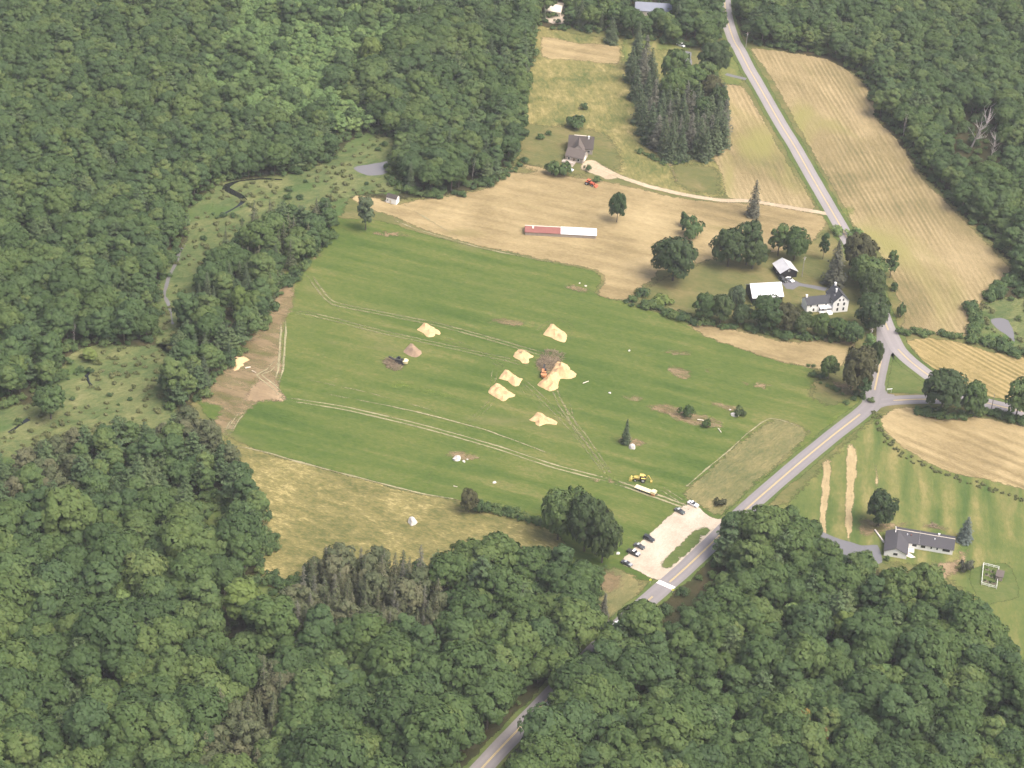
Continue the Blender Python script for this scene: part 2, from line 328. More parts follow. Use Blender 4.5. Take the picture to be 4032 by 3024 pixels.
patch('lawn', [(1343, 78), (1440, 78), (1500, 102), (1480, 112), (1390, 112), (1385, 140), (1340, 140)], M_lawn, 0.14, label='square of green lawn by the far spruces')
patch('lawn', [(1560, 90), (1590, 85), (1612, 165), (1610, 186), (1560, 185), (1545, 150)], M_lawn, 0.10, label='small lawn beside the upper road')
patch('row_field', [(1556, 184), (1606, 187), (1640, 238), (1700, 345), (1765, 455), (1640, 436), (1570, 428), (1558, 380), (1535, 330), (1540, 230)], M_east, 0.16, label='stubble rows between the upper road and the gravel drive')
patch('grass_plot', [(1452, 350), (1555, 362), (1562, 424), (1480, 414), (1445, 385)], M_yard, 0.15, label='olive grass plot below the spruce grove')
patch('row_field', [(1620, 104), (1700, 112), (1790, 128), (1860, 170), (1890, 215), (1895, 255), (1940, 300), (1990, 380), (2050, 440), (2110, 500), (2160, 552), (2185, 585), (2125, 650), (2102, 682), (2092, 727), (1945, 717), (1952, 690), (1938, 650), (1925, 600), (1895, 545), (1855, 505), (1805, 420), (1735, 300), (1665, 170)], M_east, 0.10, label='long striped stubble field east of the road')
patch('stubble_field', [(1955, 736), (2010, 728), (2080, 740), (2150, 760), (2230, 772), (2290, 800), (2290, 885), (2130, 858), (2100, 842), (2020, 806), (1985, 772)], M_wedge, 0.10, label='wedge of striped stubble beyond the road junction')
patch('stubble_field', [(1898, 905), (1920, 886), (1950, 879), (2000, 882), (2100, 896), (2212, 920), (2290, 935), (2290, 1085), (2212, 1060), (2120, 1036), (2030, 1014), (1960, 975), (1912, 936)], M_oval, 0.14, label='rounded tan stubble field below the junction')
patch('lawn', [(1640, 1110), (1700, 1075), (1780, 990), (1850, 925), (1890, 890), (1960, 885), (2212, 930), (2290, 950), (2290, 1480), (2190, 1430), (2100, 1300), (1990, 1230), (1830, 1215), (1730, 1190)], M_lawn, 0.08, label='wide lawn round the white ranch house')
patch('grass_island', [(1921, 763), (1933, 768), (1965, 798), (2005, 823), (2030, 840), (2010, 852), (1930, 851), (1914, 846), (1911, 815)], M_verge, 0.14, label='triangular grass island at the road junction', jitter=.25)
patch('yard', [(1355, 660), (1372, 630), (1420, 600), (1530, 552), (1620, 535), (1740, 515), (1800, 490), (1880, 540), (1905, 640), (1905, 700), (1890, 770), (1870, 850), (1800, 880), (1740, 860), (1755, 800), (1700, 740), (1590, 714), (1478, 694)], M_yard, 0.10, label='farmyard grass round the white farmhouse')
patch('stubble_strip', [(1477, 700), (1530, 700), (1590, 712), (1640, 722), (1700, 737), (1780, 735), (1850, 740), (1822, 790), (1770, 799), (1690, 784), (1600, 757), (1530, 731)], M_hay, 0.16, label='tan stubble strip below the farmyard trees')
patch('marsh', [(470, 395), (560, 380), (640, 372), (712, 340), (740, 310), (790, 285), (860, 295), (880, 340), (870, 420), (800, 420), (760, 430), (730, 480), (640, 478), (560, 500), (510, 545), (465, 610), (430, 665), (410, 720), (395, 780), (330, 745), (330, 660), (345, 590), (385, 540), (400, 500), (390, 460)], M_marsh, 0.05, label='yellow-green marsh winding between the woods')
patch('marsh', [(150, 760), (220, 740), (300, 745), (390, 740), (405, 790), (385, 880), (420, 940), (300, 955), (180, 975), (60, 1025), (-60, 1050), (-60, 870), (70, 865)], M_marsh, 0.05, label='marsh flat at the left edge of the valley')
patch('dirt_ground', [(606, 612), (640, 600), (640, 650), (622, 690), (614, 730), (614, 790), (606, 838), (622, 868), (560, 872), (525, 905), (494, 955), (455, 915), (470, 880), (425, 868), (440, 820), (500, 765), (540, 700), (580, 650)], M_dirtp, 0.12, label='brown trampled ground at the edge of the woods')
patch('dirt_ground', [(528, 845), (560, 815), (605, 828), (618, 866), (560, 872), (525, 870)], M_dirt, 0.15, label='bare earth turning place left of the green field')
for i, (x, y, rx, ry, t) in enumerate([(1090, 695, 75, 9, .25), (1465, 762, 38, 8, .2), (1470, 805, 30, 16, .6), (1528, 800, 14, 8, .6), (1635, 832, 40, 8, .3), (1440, 885, 45, 14, .4), (1370, 860, 28, 9, .2), (1000, 985, 40, 12, .3), (1095, 1048, 34, 6, .3), (1500, 905, 70, 16, .45), (1570, 880, 40, 10, .45), (1365, 955, 34, 13, .35), (1250, 625, 34, 9, .4), (1190, 790, 34, 28, 0), (840, 506, 60, 7, .15), (1330, 1040, 70, 7, .2)]):
    pl = [(x + rx * math.cos(a) - t * 0 + ry * 0, y + ry * math.sin(a) + t * rx * math.cos(a) * .45) for a in (k * math.pi / 6 for k in range(12))]
    patch('bare_patch', pl, M_dirtp, 0.18 + .016 * i, label='worn brown patch in the green field')
for pl in ([(850, 822), (900, 828), (1000, 858), (985, 866), (900, 846), (830, 836)], [(640, 672), (720, 690), (800, 706), (790, 716), (700, 700), (640, 684)], [(1780, 905), (1880, 862), (1860, 890), (1800, 940)]):
    patch('lush_patch', pl, M_lime, 0.135, label='brighter green streak in the mown field')
patch('lush_patch', [(1812, 448), (1845, 444), (1850, 462), (1820, 470)], M_lime, .17, label='bright weedy spot at the roadside of the striped field')
patch('lawn_patch', [(1060, 360), (1120, 352), (1180, 372), (1140, 380)], M_yard, 0.16, label='weedy corner of the hay field')
patch('dry_lawn', [(1855, 1110), (1900, 1125), (1990, 1125), (2060, 1140), (2050, 1150), (1960, 1140), (1880, 1160), (1850, 1150)], M_dirtp, 0.13, label='dry brown lawn behind the ranch house')
patch('dry_lawn', [(2010, 1215), (2060, 1205), (2080, 1165), (2100, 1170), (2085, 1225), (2030, 1265), (2005, 1245)], M_dirt, 0.13, label='bare sandy ground in front of the ranch house')
patch('lush_patch', [(2100, 1225), (2180, 1215), (2200, 1290), (2130, 1310), (2095, 1270)], M_verge, 0.12, label='green grass round the fenced garden')
patch('dry_lawn', [(1850, 830), (1880, 835), (1890, 850), (1830, 855), (1800, 840), (1790, 820)], M_dirtp, 0.15, label='brown scrubby ground under the roadside tree')
ribbon('mown_strip', [(1788, 990), (1784, 1040), (1779, 1105), (1776, 1178)], lambda t: 4.6 - 2.6 * t, M_strip, .14, step=1.5, wob=.9, label='left of two pale dry strips in the lawn below the junction', ends=True)
ribbon('mown_strip', [(1840, 958), (1838, 1030), (1834, 1105), (1832, 1172)], lambda t: 5.4 - 3.0 * t, M_strip, .145, step=1.5, wob=.9, label='right of two pale dry strips in the lawn below the junction', ends=True)
ribbon('mown_strip', [(1893, 1003), (1894, 1035), (1894, 1066)], 1.6, M_strip, .14, step=1.5, wob=.5, label='short pale strip above the ball-shaped tree', ends=True)
patch('dry_lawn', [(1285, 1225), (1345, 1225), (1400, 1262), (1360, 1320), (1305, 1350), (1275, 1290)], M_roughg, 0.14, label='brown weedy corner below the car park')
patch('dry_lawn', [(1290, 1232), (1335, 1232), (1352, 1265), (1310, 1285), (1285, 1265)], M_dirtp, 0.16, label='rusty brown weeds beside the car park')
patch('pale_yard', [(1176, 4), (1224, 8), (1220, 52), (1182, 46)], M_gravel, 0.10, label='pale sandy yard glimpsed through the far trees')

# water
patch('pond', [(763, 364), (790, 356), (820, 352), (852, 344), (870, 352), (850, 366), (826, 377), (792, 379)], M_pond, 0.09, jitter=.4, label='small grey pond at the edge of the marsh')
patch('pond', [(2140, 690), (2160, 686), (2178, 692), (2190, 718), (2190, 738), (2172, 722), (2150, 708)], M_pond, 0.12, jitter=.4, label='small grey pond beside the right-hand field')
patch('marsh', [(2100, 690), (2130, 650), (2180, 640), (2290, 660), (2290, 770), (2150, 755), (2095, 730)], M_marsh, 0.07, label='weedy hollow round the pond on the right')
ribbon('stream', [(610, 388), (560, 386), (515, 391), (492, 400), (488, 407), (502, 414), (520, 424), (528, 432), (515, 444), (470, 470)], lambda t: 1.2 + 3.2 * math.exp(-((t - .55) / .18) ** 2), M_brook, 0.09, wob=.8, label='dark brook bending through the upper marsh')
ribbon('stream', [(400, 530), (388, 545), (384, 560), (366, 595), (358, 618), (354, 640), (362, 655), (368, 675), (374, 700)], 1.3, M_pond, 0.09, wob=1, label='narrow pale stream along the wood edge')
ribbon('stream', [(195, 800), (186, 812), (190, 826), (198, 838)], 1.6, M_brook, 0.09, wob=1, label='dark ditch in the left marsh')
ribbon('stream', [(62, 905), (40, 920), (20, 935)], 1.4, M_brook, 0.09, wob=1, label='dark ditch by the left edge of the marsh')

# wheel tracks
def track(pts, gap=1.9, w=0.75, mat=M_track, z=0.2, wob=.3):
    P = [Vector((q[0], q[1])) for q in gpoly(pts)]
    for s_ in (-.5, .5):
        Q = []
        for i, p in enumerate(P):
            d = (P[min(i + 1, len(P) - 1)] - P[max(i - 1, 0)]).normalized(); Q.append(p + Vector((-d.y, d.x)) * gap * s_)
        ribbon('wheel_track', Q, w, mat, z, True, 2.0, wob, label='pale wheel track worn into the green field', ends=True)
zt = 0.24
for pts, w, m in [([(612, 862), (660, 868), (760, 885), (900, 918), (1000, 945), (1100, 975), (1200, 1008), (1325, 1040)], .8, M_track2),
                  ([(665, 590), (690, 625), (720, 655), (820, 676), (940, 700), (1060, 732), (1170, 765), (1195, 780)], 1.1, M_track),
                  ([(615, 678), (660, 676), (720, 690), (820, 716), (920, 738), (1020, 760), (1100, 778), (1150, 795)], 1.0, M_track),
                  ([(720, 655), (728, 672), (740, 692)], .7, M_track),
                  ([(1180, 800), (1215, 880), (1260, 940), (1290, 985), (1320, 1030)], .9, M_track),
                  ([(1100, 800), (1150, 840), (1215, 905), (1270, 970), (1300, 1010), (1328, 1035)], .7, M_track),
                  ([(1220, 850), (1240, 920), (1285, 990), (1325, 1035)], .6, M_track),
                  ([(1325, 1040), (1390, 1062), (1440, 1080), (1495, 1100)], 1.2, M_track2),
                  ([(1420, 1050), (1460, 1075), (1500, 1100)], .7, M_track2),
                  ([(1100, 778), (1070, 800), (1065, 830), (1060, 870), (1000, 925)], .5, M_track),
                  ([(1150, 735), (1180, 700), (1215, 690), (1240, 715), (1235, 740)], .5, M_track),
                  ([(930, 720), (1010, 750), (1080, 790), (1130, 840), (1200, 910)], .5, M_track),
                  ([(612, 690), (612, 720), (608, 770), (606, 800), (596, 832)], 1.0, M_track2),
                  ([(608, 770), (580, 800), (560, 810), (590, 835), (615, 860)], .8, M_track2),
                  ([(520, 895), (500, 915), (488, 945)], .8, M_track2), ([(536, 880), (512, 905), (492, 940)], .8, M_track2),
                  ([(900, 1062), (1000, 960), (1100, 985)], .3, M_track)]:
    track(pts, 2.1, w * 1.15, m, zt); zt += .02
for pts, w in [([(505, 962), (560, 974), (660, 1002), (780, 1033), (900, 1064), (1000, 1082)], 1.0), ([(700, 850), (900, 890), (1050, 930), (1200, 985)], .7), ([(1470, 1062), (1560, 985), (1661, 905), (1756, 933)], .8), ([(835, 470), (905, 497), (1040, 536), (1200, 569)], .8), ([(870, 440), (950, 490), (1000, 515)], .8), ([(640, 815), (800, 850), (1000, 905)], .5)]:
    ribbon('mowing_line', pts, w, M_track2, zt, step=2, wob=.5, label='thin straw-coloured line left along the mown edge', ends=True); zt += .02
ribbon('dirt_track', [(604, 620), (640, 590), (672, 564), (698, 546)], 2.6, M_dirt, .22, wob=.6, label='bare tan track along the edge of the woods')
ribbon('dirt_track', [(1440, 335), (1452, 365), (1462, 395)], 2.4, M_dirtp, .22, wob=.5, label='faint dirt path below the spruce grove')

# roads
def zz(o, s, pts): return [(q.x, q.y) for q in Z(o, s, pts)]
def ff(pts): return [(q.x, q.y) for q in (gfull(*p) for p in pts)]
R_S = ff([(1740, 3220), (1850, 3080), (1900, 3022), (1982, 2934), (2170, 2739), (2350, 2556), (2498, 2411), (2536, 2378), (2688, 2247), (2820, 2122), (2931, 2011), (3060, 1898), (3156, 1816), (3270, 1722), (3387, 1631), (3428, 1590), (3444, 1536), (3460, 1460), (3477, 1385), (3488, 1330)])
R_N = ff([(2835, -160), (2853, 0), (2857, 50), (2872, 110), (2893, 167), (2909, 191), (2952, 276), (2973, 311), (3068, 478), (3131, 580), (3196, 695), (3304, 881), (3350, 962), (3400, 1050), (3440, 1140), (3477, 1248), (3498, 1300), (3536, 1375), (3581, 1420), (3653, 1476), (3740, 1532), (3830, 1570), (3905, 1592), (4032, 1622), (4200, 1660)])
R_E = ff([(3380, 1640), (3440, 1590), (3518, 1577), (3643, 1572), (3740, 1575), (3830, 1582), (3905, 1596)])
rn = ribbon('road', R_N, 7.2, M_road, .312, True, label='pale asphalt road running from the top down to the right', wob=.12)
rs = ribbon('road', R_S, 7.2, M_road2, .29, True, label='grey asphalt road rising diagonally from the bottom woods', wob=.12)
re_ = ribbon('road', R_E, 6.6, M_road2, .268, True, label='short grey side road below the grass island', wob=.12)
patch('road_apron', zz((3340, 1200), 3.3175, [(232, 1160), (470, 1050), (480, 1110), (520, 1165), (600, 1175), (600, 1290), (430, 1345), (330, 1420), (180, 1290)]), M_road2, .245, True, .1, label='widened asphalt at the junction')
patch('road_apron', zz((3340, 1200), 3.3175, [(385, 210), (520, 200), (640, 520), (585, 625), (530, 660), (380, 660), (370, 400)]), M_road2, .22, True, .1, label='widened asphalt above the grass island')
def sub(P, a, b, off=0.0):
    """the stretch of polyline P between the points nearest a and b, shifted sideways"""
    B = resample(P, 2.0, False); A_ = [Vector((q[0], q[1])) for q in ff([a, b])]
    i, j = sorted(min(range(len(B)), key=lambda k: (B[k] - q).length) for q in A_)
    S = B[i:j + 1]; out = []
    for k in range(0, len(S)):
        d = (S[min(k + 1, len(S) - 1)] - S[max(k - 1, 0)]).normalized(); out.append(S[k] + Vector((-d.y, d.x)) * off)
    return out[::3] + [out[-1]]
for r_, P, segs in ((rs, R_S, [((1740, 3220), (2575, 2343)), ((2635, 2292), (3385, 1632)), ((3444, 1536), (3477, 1388))]), (rn, R_N, [((2835, -160), (3498, 1300)), ((3536, 1375), (4200, 1660))]), (re_, R_E, [((3518, 1577), (3740, 1575))])):
    for a, b in segs:
        for o_ in (-.19, .19): ribbon('centre_line', sub(P, a, b, o_), .2, M_yel, .345, True, parent=r_)
# crosswalk
cw = zz((2420, 2080), 5.53, [(935, 1155), (1300, 1318)]); cwa = Vector(cw[0]); cwd = (Vector(cw[1]) - cwa); cwl = cwd.length; cwd.normalize(); cwn = Vector((-cwd.y, cwd.x))
for s_ in (-.95, .95):
    m = MB(); p = cwa + cwn * s_; q = p + cwd * cwl; t = cwn * .16
    m.add([(p.x - t.x, p.y - t.y, .092), (q.x - t.x, q.y - t.y, .092), (q.x + t.x, q.y + t.y, .092), (p.x + t.x, p.y + t.y, .092)], [(0, 1, 2, 3)]); m.build('crosswalk_line', M_wht, rs)
for k in range(9):
    m = MB(); c = cwa + cwd * (cwl * (k + .5) / 9); t = cwd * .24; u = cwn * .78
    m.add([(c.x - t.x - u.x, c.y - t.y - u.y, .092), (c.x + t.x - u.x, c.y + t.y - u.y, .092), (c.x + t.x + u.x, c.y + t.y + u.y, .092), (c.x - t.x + u.x, c.y - t.y + u.y, .092)], [(0, 1, 2, 3)]); m.build('crosswalk_bar', M_wht, rs)

LOT = zz((2350, 1850), 3.687, [(355, 1375), (385, 1270), (600, 1070), (770, 920), (1000, 700), (1130, 600), (1235, 520), (1330, 490), (1480, 530), (1550, 600), (1640, 670), (1740, 708), (1850, 715), (1950, 700), (1700, 960), (1400, 1250), (1080, 1500), (960, 1600), (840, 1600), (700, 1530), (520, 1440)])
patch('car_park', LOT, M_gravel, .24, True, .15, label='pale gravel car park beside the road')
patch('grass_island', zz((2350, 1850), 3.687, [(1340, 930), (1450, 840), (1560, 812), (1640, 830), (1670, 870), (1640, 920), (1480, 1080), (1280, 1270), (1060, 1440), (980, 1450), (900, 1420), (885, 1360), (960, 1290), (1130, 1130)]), M_verge, .28, True, .15, label='narrow grass island between car park and road')
ribbon('drive', [(1262, 352), (1285, 358), (1310, 368), (1345, 384), (1400, 402), (1480, 421), (1560, 433), (1620, 434), (1700, 447), (1782, 461), (1795, 464)], lambda t: 3.8 + 2.2 * max(0, 1 - t * 9), M_drive, .26, label='pale gravel drive to the brown house', wob=.25)
patch('drive', [(1252, 364), (1264, 347), (1285, 347), (1325, 372), (1338, 384), (1318, 388), (1312, 392), (1300, 383), (1270, 372)], M_drive, .25, label='widened gravel turning area by the brown house', jitter=.3)
ribbon('drive', [(1612, 171), (1595, 167), (1578, 163), (1568, 160)], 2.8, M_asph, .26, label='short asphalt drive off the upper road')
patch('drive', [(1475, 112), (1492, 113), (1494, 140), (1480, 150), (1470, 130)], M_asph, .2, label='asphalt yard glimpsed behind the spruce grove')
patch('drive', [(1735, 1134), (1745, 1132), (1800, 1160), (1862, 1178), (1895, 1178), (1905, 1215), (1860, 1225), (1780, 1180)], M_asph, .2, label='dark asphalt drive to the ranch house garage', jitter=.2)
patch('drive', zz((2880, 950), 3.687, [(720, 560), (900, 560), (1000, 610), (1180, 640), (1400, 680), (1360, 720), (1150, 680), (980, 650), (900, 700), (800, 690), (740, 620)]), M_asph, .2, True, .2, label='grey gravel yard between the farm buildings')
VERGES = []
for P, w in ((R_N, 12.5), (R_S, 11.5)):
    ribbon('verge', P, w, M_verge, .19, True, wob=1.0, label='green grass verge along the road')

# ------------------------------------------------------------------ plants
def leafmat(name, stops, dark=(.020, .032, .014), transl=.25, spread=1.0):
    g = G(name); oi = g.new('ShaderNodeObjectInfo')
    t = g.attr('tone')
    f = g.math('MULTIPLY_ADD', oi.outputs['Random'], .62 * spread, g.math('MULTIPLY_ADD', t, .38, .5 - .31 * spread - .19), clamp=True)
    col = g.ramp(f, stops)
    g.color(col); g.b.inputs['Roughness'].default_value = .7; g.b.inputs['Specular IOR Level'].default_value = .18
    tr = g.new('ShaderNodeBsdfTranslucent'); g.L(col, tr.inputs['Color'])
    mx = g.new('ShaderNodeMixShader'); mx.inputs[0].default_value = transl
    g.L(g.b.outputs[0], mx.inputs[1]); g.L(tr.outputs[0], mx.inputs[2]); g.L(mx.outputs[0], g.out.inputs['Surface'])
    return g.m
L_oak = leafmat('oak_leaves', [(0, (0.0396, 0.0679, 0.0249)), (.3, (0.0534, 0.0914, 0.0300)), (.55, (0.0693, 0.1126, 0.0341)), (.8, (0.0951, 0.1380, 0.0399)), (1, (0.1307, 0.1670, 0.0499))])
L_mix = leafmat('mixed_leaves', [(0, (0.0436, 0.0758, 0.0316)), (.3, (0.0594, 0.1011, 0.0374)), (.6, (0.0811, 0.1283, 0.0424)), (.85, (0.1128, 0.1554, 0.0482)), (1, (0.1535, 0.1806, 0.0582))])
L_young = leafmat('young_leaves', [(0, (0.1044, 0.1781, 0.0618)), (.5, (0.1361, 0.2137, 0.0715)), (1, (0.1871, 0.2560, 0.0811))])
L_lime = leafmat('lime_leaves', [(0, (0.1035, 0.1530, 0.0400)), (.5, (0.1305, 0.1800, 0.0460)), (1, (0.1710, 0.2070, 0.0600))])
L_gold = leafmat('yellowing_leaves', [(0, (0.1920, 0.1564, 0.0450)), (.5, (0.2720, 0.2024, 0.0550)), (1, (0.3360, 0.2576, 0.0800))])
L_rust = leafmat('rust_leaves', [(0, (.16, .085, .045)), (.5, (.22, .12, .06)), (1, (.26, .15, .07))])
L_dark = leafmat('dark_leaves', [(0, (0.0402, 0.0658, 0.0268)), (.5, (0.0542, 0.0837, 0.0314)), (1, (0.0764, 0.1057, 0.0370))])
L_copper = leafmat('bronze_leaves', [(0, (0.0527, 0.0576, 0.0284)), (.5, (0.0697, 0.0720, 0.0334)), (1, (0.0918, 0.0900, 0.0401))])
L_pine = leafmat('pine_needles', [(0, (0.0643, 0.1057, 0.0480)), (.5, (0.0924, 0.1395, 0.0591)), (1, (0.1356, 0.1774, 0.0739))])
L_spruce = leafmat('spruce_needles', [(0, (0.0624, 0.0950, 0.0506)), (.5, (0.0840, 0.1175, 0.0598)), (1, (0.1176, 0.1475, 0.0736))])
L_grey = leafmat('grey_needles', [(0, (0.0920, 0.0987, 0.0700)), (.5, (0.1200, 0.1239, 0.0880)), (1, (0.1550, 0.1554, 0.1150))])
L_brown = leafmat('brown_needles', [(0, (0.0780, 0.1026, 0.0483)), (.5, (0.1040, 0.1208, 0.0588)), (1, (0.1500, 0.1459, 0.0798))])
L_blue = leafmat('blue_needles', [(0, (.11, .14, .12)), (.5, (.14, .175, .15)), (1, (.18, .21, .18))])
L_sedge = leafmat('sedge_blades', [(0, (0.0864, 0.1075, 0.0360)), (.5, (0.1224, 0.1359, 0.0528)), (1, (0.1656, 0.1720, 0.0720))])
M_bark = plain('bark', (.11, .092, .075), .9, .1, .3, .8)
M_dead = plain('dead_wood', (.36, .325, .30), .9, .1, .2, .6)
M_pale = plain('pale_bark', (.30, .27, .235), .9, .1, .3, .6)

def leaves(c, n, s, r, tone, asp=.62):
    """one rhombic leaf clump per row: centre, normal, size"""
    N = len(c); n = n / np.maximum(np.linalg.norm(n, axis=1, keepdims=True), 1e-6)
    a = np.cross(n, r.normal(size=(N, 3))); a /= np.maximum(np.linalg.norm(a, axis=1, keepdims=True), 1e-6)
    b = np.cross(n, a); s = s[:, None]
    v = np.stack([c + a * s, c + b * s * asp - n * s * .12, c - a * s, c - b * s * asp - n * s * .12], 1).reshape(-1, 3)
    return v, np.arange(4 * N).reshape(N, 4), np.repeat(tone, 4)
def leafmesh(name, v, f, t, mat):
    me = bpy.data.meshes.new(name); me.vertices.add(len(v)); me.vertices.foreach_set('co', v.astype(np.float32).ravel())
    me.loops.add(f.size); me.loops.foreach_set('vertex_index', f.astype(np.int32).ravel())
    me.polygons.add(len(f)); me.polygons.foreach_set('loop_start', (np.arange(len(f)) * 4).astype(np.int32))
    me.update(calc_edges=True)
    at = me.attributes.new('tone', 'FLOAT', 'POINT'); at.data.foreach_set('value', t.astype(np.float32))
    me.materials.append(mat); return me
def rand_dirs(r, n):
    d = r.normal(size=(n, 3)); return d / np.linalg.norm(d, axis=1, keepdims=True)
def broad(name, seed, R=5.0, H=14.0, depth=.72, lobes=42, per=66, leaf=.60, lob=.34, flat=1.0, mat=None, base=None, gaps=0.0):
    r = np.random.default_rng(seed); hz = H * depth / 2; cz = H - hz
    skew = r.normal(size=2) * .12
    d = rand_dirs(r, lobes * 4); d = d[d[:, 2] > -.62]
    keep = [];
    for q in d:                                                   # spread lobes over the envelope
        if all(np.dot(q, k) < .965 - .06 * r.random() for k in keep): keep.append(q)
        if len(keep) >= lobes: break
    D = np.array(keep); k = len(D)
    rad = (.78 + .15 * r.random(k)) * (1 + .16 * np.sin(3 * np.arctan2(D[:, 1], D[:, 0]) + seed))
    cen = np.stack([D[:, 0] * R * rad, D[:, 1] * R * rad, cz + D[:, 2] * hz * (.80 + .16 * r.random(k)) * flat], 1)
    cen[:, :2] += skew * R * ((cen[:, 2:] - cz) / hz)
    lr = R * lob * (.7 + .6 * r.random(k))
    if gaps:
        sel = r.random(k) > gaps; cen, lr, D = cen[sel], lr[sel], D[sel]; k = len(cen)
    V, N_, S, T = [], [], [], []
    for i in range(k):
        n = int(per * (lr[i] / (R * lob)) ** 2); q = rand_dirs(r, n); q[:, 2] = np.where(q[:, 2] < -.35, -q[:, 2] * .6, q[:, 2])
        q /= np.linalg.norm(q, axis=1, keepdims=True)
        ax = 1 + .25 * r.normal(size=3); ax[2] = .82
        V.append(cen[i] + q * lr[i] * ax * (.78 + .34 * r.random((n, 1)))); N_.append(q + D[i] * .35 + r.normal(size=(n, 3)) * .27 + np.array([0, 0, .25]))
        S.append(leaf * (.65 + .7 * r.random(n))); T.append(np.clip(.5 + .17 * r.normal() + .08 * r.normal(size=n), 0, 1))
    m = int(lobes * per * .10); q = rand_dirs(r, m)               # inner twigs so the sky does not shine straight through
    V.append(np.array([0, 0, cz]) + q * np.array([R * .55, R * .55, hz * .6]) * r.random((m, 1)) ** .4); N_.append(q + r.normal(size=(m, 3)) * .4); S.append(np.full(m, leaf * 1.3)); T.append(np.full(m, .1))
    cr = leafmesh(name + '_crown', *leaves(np.concatenate(V), np.concatenate(N_), np.concatenate(S), r, np.concatenate(T)), mat)
    t = MB(); rr = max(.12, R * .055); top = cz + hz * .1
    t.tube([(0, 0, -.2), (skew[0], skew[1], H * .2), (skew[0] * 2, skew[1] * 2, cz - hz * .3), (skew[0] * 2, skew[1] * 2, top)], [rr * 1.35, rr, rr * .8, rr * .35], 7)
    for i in range(min(k, 9)):
        j = (i * 5) % k; t.tube([(skew[0], skew[1], cz - hz * (.75 - .09 * i)), tuple(cen[j] * .55 + np.array([0, 0, cz - hz * .4]) * .45), tuple(cen[j])], [rr * .45, rr * .28, rr * .1], 5)
    return cr, t.mesh(name + '_trunk', M_bark)
def conifer(name, seed, R=3.0, H=15.0, tiers=16, per=11, leaf=.5, droop=.25, taper=.9, mat=None, base=.12, gap=.0, clump=9, tmat=None, sparse=1.0, up=0.0):
    r = np.random.default_rng(seed); V, N_, S, T = [], [], [], []; t = MB()
    rr = max(.10, R * .06); t.tube([(0, 0, -.2), (0, 0, H * .5), (0, 0, H * .985)], [rr * 1.3, rr * .8, .03], 7)
    for i in range(tiers):
        u = (i + r.random() * .5) / tiers; z = H * (base + (1 - base) * u)
        L = R * (1 - u) ** taper * (.8 + .4 * r.random()) + .12
        nb = max(4, int(per * (1 - u * .55)))
        for j in range(nb):
            if r.random() < gap: continue
            a = 2 * math.pi * (j + r.random() * .7) / nb + i * 1.7; l = L * (.7 + .45 * r.random())
            n = max(3, int(clump * sparse * (l / R + .25))); s = r.random(n) ** .7
            x = np.cos(a) * l * s; y = np.sin(a) * l * s; zz_ = z - droop * l * s + up * l * s * s + r.normal(size=n) * .10
            w = r.normal(size=n) * .22 * l * (1 - s * .5)
            V.append(np.stack([x - np.sin(a) * w, y + np.cos(a) * w, zz_], 1)); N_.append(np.tile([np.cos(a) * .45, np.sin(a) * .45, .9], (n, 1)) + r.normal(size=(n, 3)) * .35)
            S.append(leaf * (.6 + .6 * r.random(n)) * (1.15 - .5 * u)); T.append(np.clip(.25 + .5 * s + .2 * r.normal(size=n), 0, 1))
            if j % 3 == 0: t.cyl((0, 0, z), (np.cos(a) * l * .8, np.sin(a) * l * .8, z - droop * l * .8), rr * .3 * (1 - u) + .02, .015, 4)
    return leafmesh(name + '_crown', *leaves(np.concatenate(V), np.concatenate(N_), np.concatenate(S), r, np.concatenate(T), .5), mat), t.mesh(name + '_trunk', tmat or M_bark)
def snag(name, seed, H=14.0, spread=.35, mat=None, n=11, rr=.24):
    r = np.random.default_rng(seed); t = MB()
    def br(p, d, l, rad, lev):
        pts = [p]; q = p; rs_ = [rad]
        for k in range(3):
            d = (d + Vector(r.normal(size=3) * .16) + Vector((0, 0, .07))).normalized(); q = q + d * l / 3; pts.append(q); rs_.append(rad * (1 - (k + 1) / 3.6))
        t.tube(pts, rs_, 5 if lev else 7)
        if lev < 2:
            for k in range(n if lev == 0 else 4):
                i = 1 + (k % 3); a = r.random() * 6.28
                dd = (d * .6 + Vector((math.cos(a), math.sin(a), .45 + .3 * r.random())) * (spread * 2)).normalized()
                br(pts[i], dd, l * (.32 + .25 * r.random()), rad * .42, lev + 1)
    br(Vector((0, 0, -.2)), Vector((0, 0, 1)), H, rr, 0)
    return None, t.mesh(name + '_trunk', mat or M_dead)
def shrub(name, seed, R=1.6, H=1.8, mat=None, lobes=12, per=34, leaf=.34):
    c, t = broad(name, seed, R, H, .98, lobes, per, leaf, .42, 1.0, mat); return c, t

PROTO = {}
for i in range(6): PROTO['oak', i] = broad('oak%d' % i, 20 + i, [5.2, 4.7, 5.6, 5.0, 4.4, 5.9][i], [14, 13.5, 14.5, 15, 13, 14][i], [.66, .72, .6, .74, .78, .56][i], 56, 84, .56, [.29, .31, .27, .29, .32, .28][i], mat=L_oak)
for i in range(4): PROTO['maple', i] = broad('maple%d' % i, 40 + i, [4.0, 3.6, 4.4, 3.3][i], [14, 15, 13, 14][i], [.78, .82, .76, .84][i], 42, 74, .53, .33, mat=L_mix)
for i in range(3): PROTO['young', i] = broad('young%d' % i, 60 + i, [2.5, 2.2, 2.8][i], [8.5, 9, 8][i], [.8, .85, .76][i], 20, 44, .46, .42, mat=L_young)
for i in range(3): PROTO['field', i] = broad('field%d' % i, 70 + i, [6.0, 6.2, 5.6][i], [13, 12.5, 13][i], [.9, .93, .88][i], 62, 88, .55, .30, mat=L_dark)
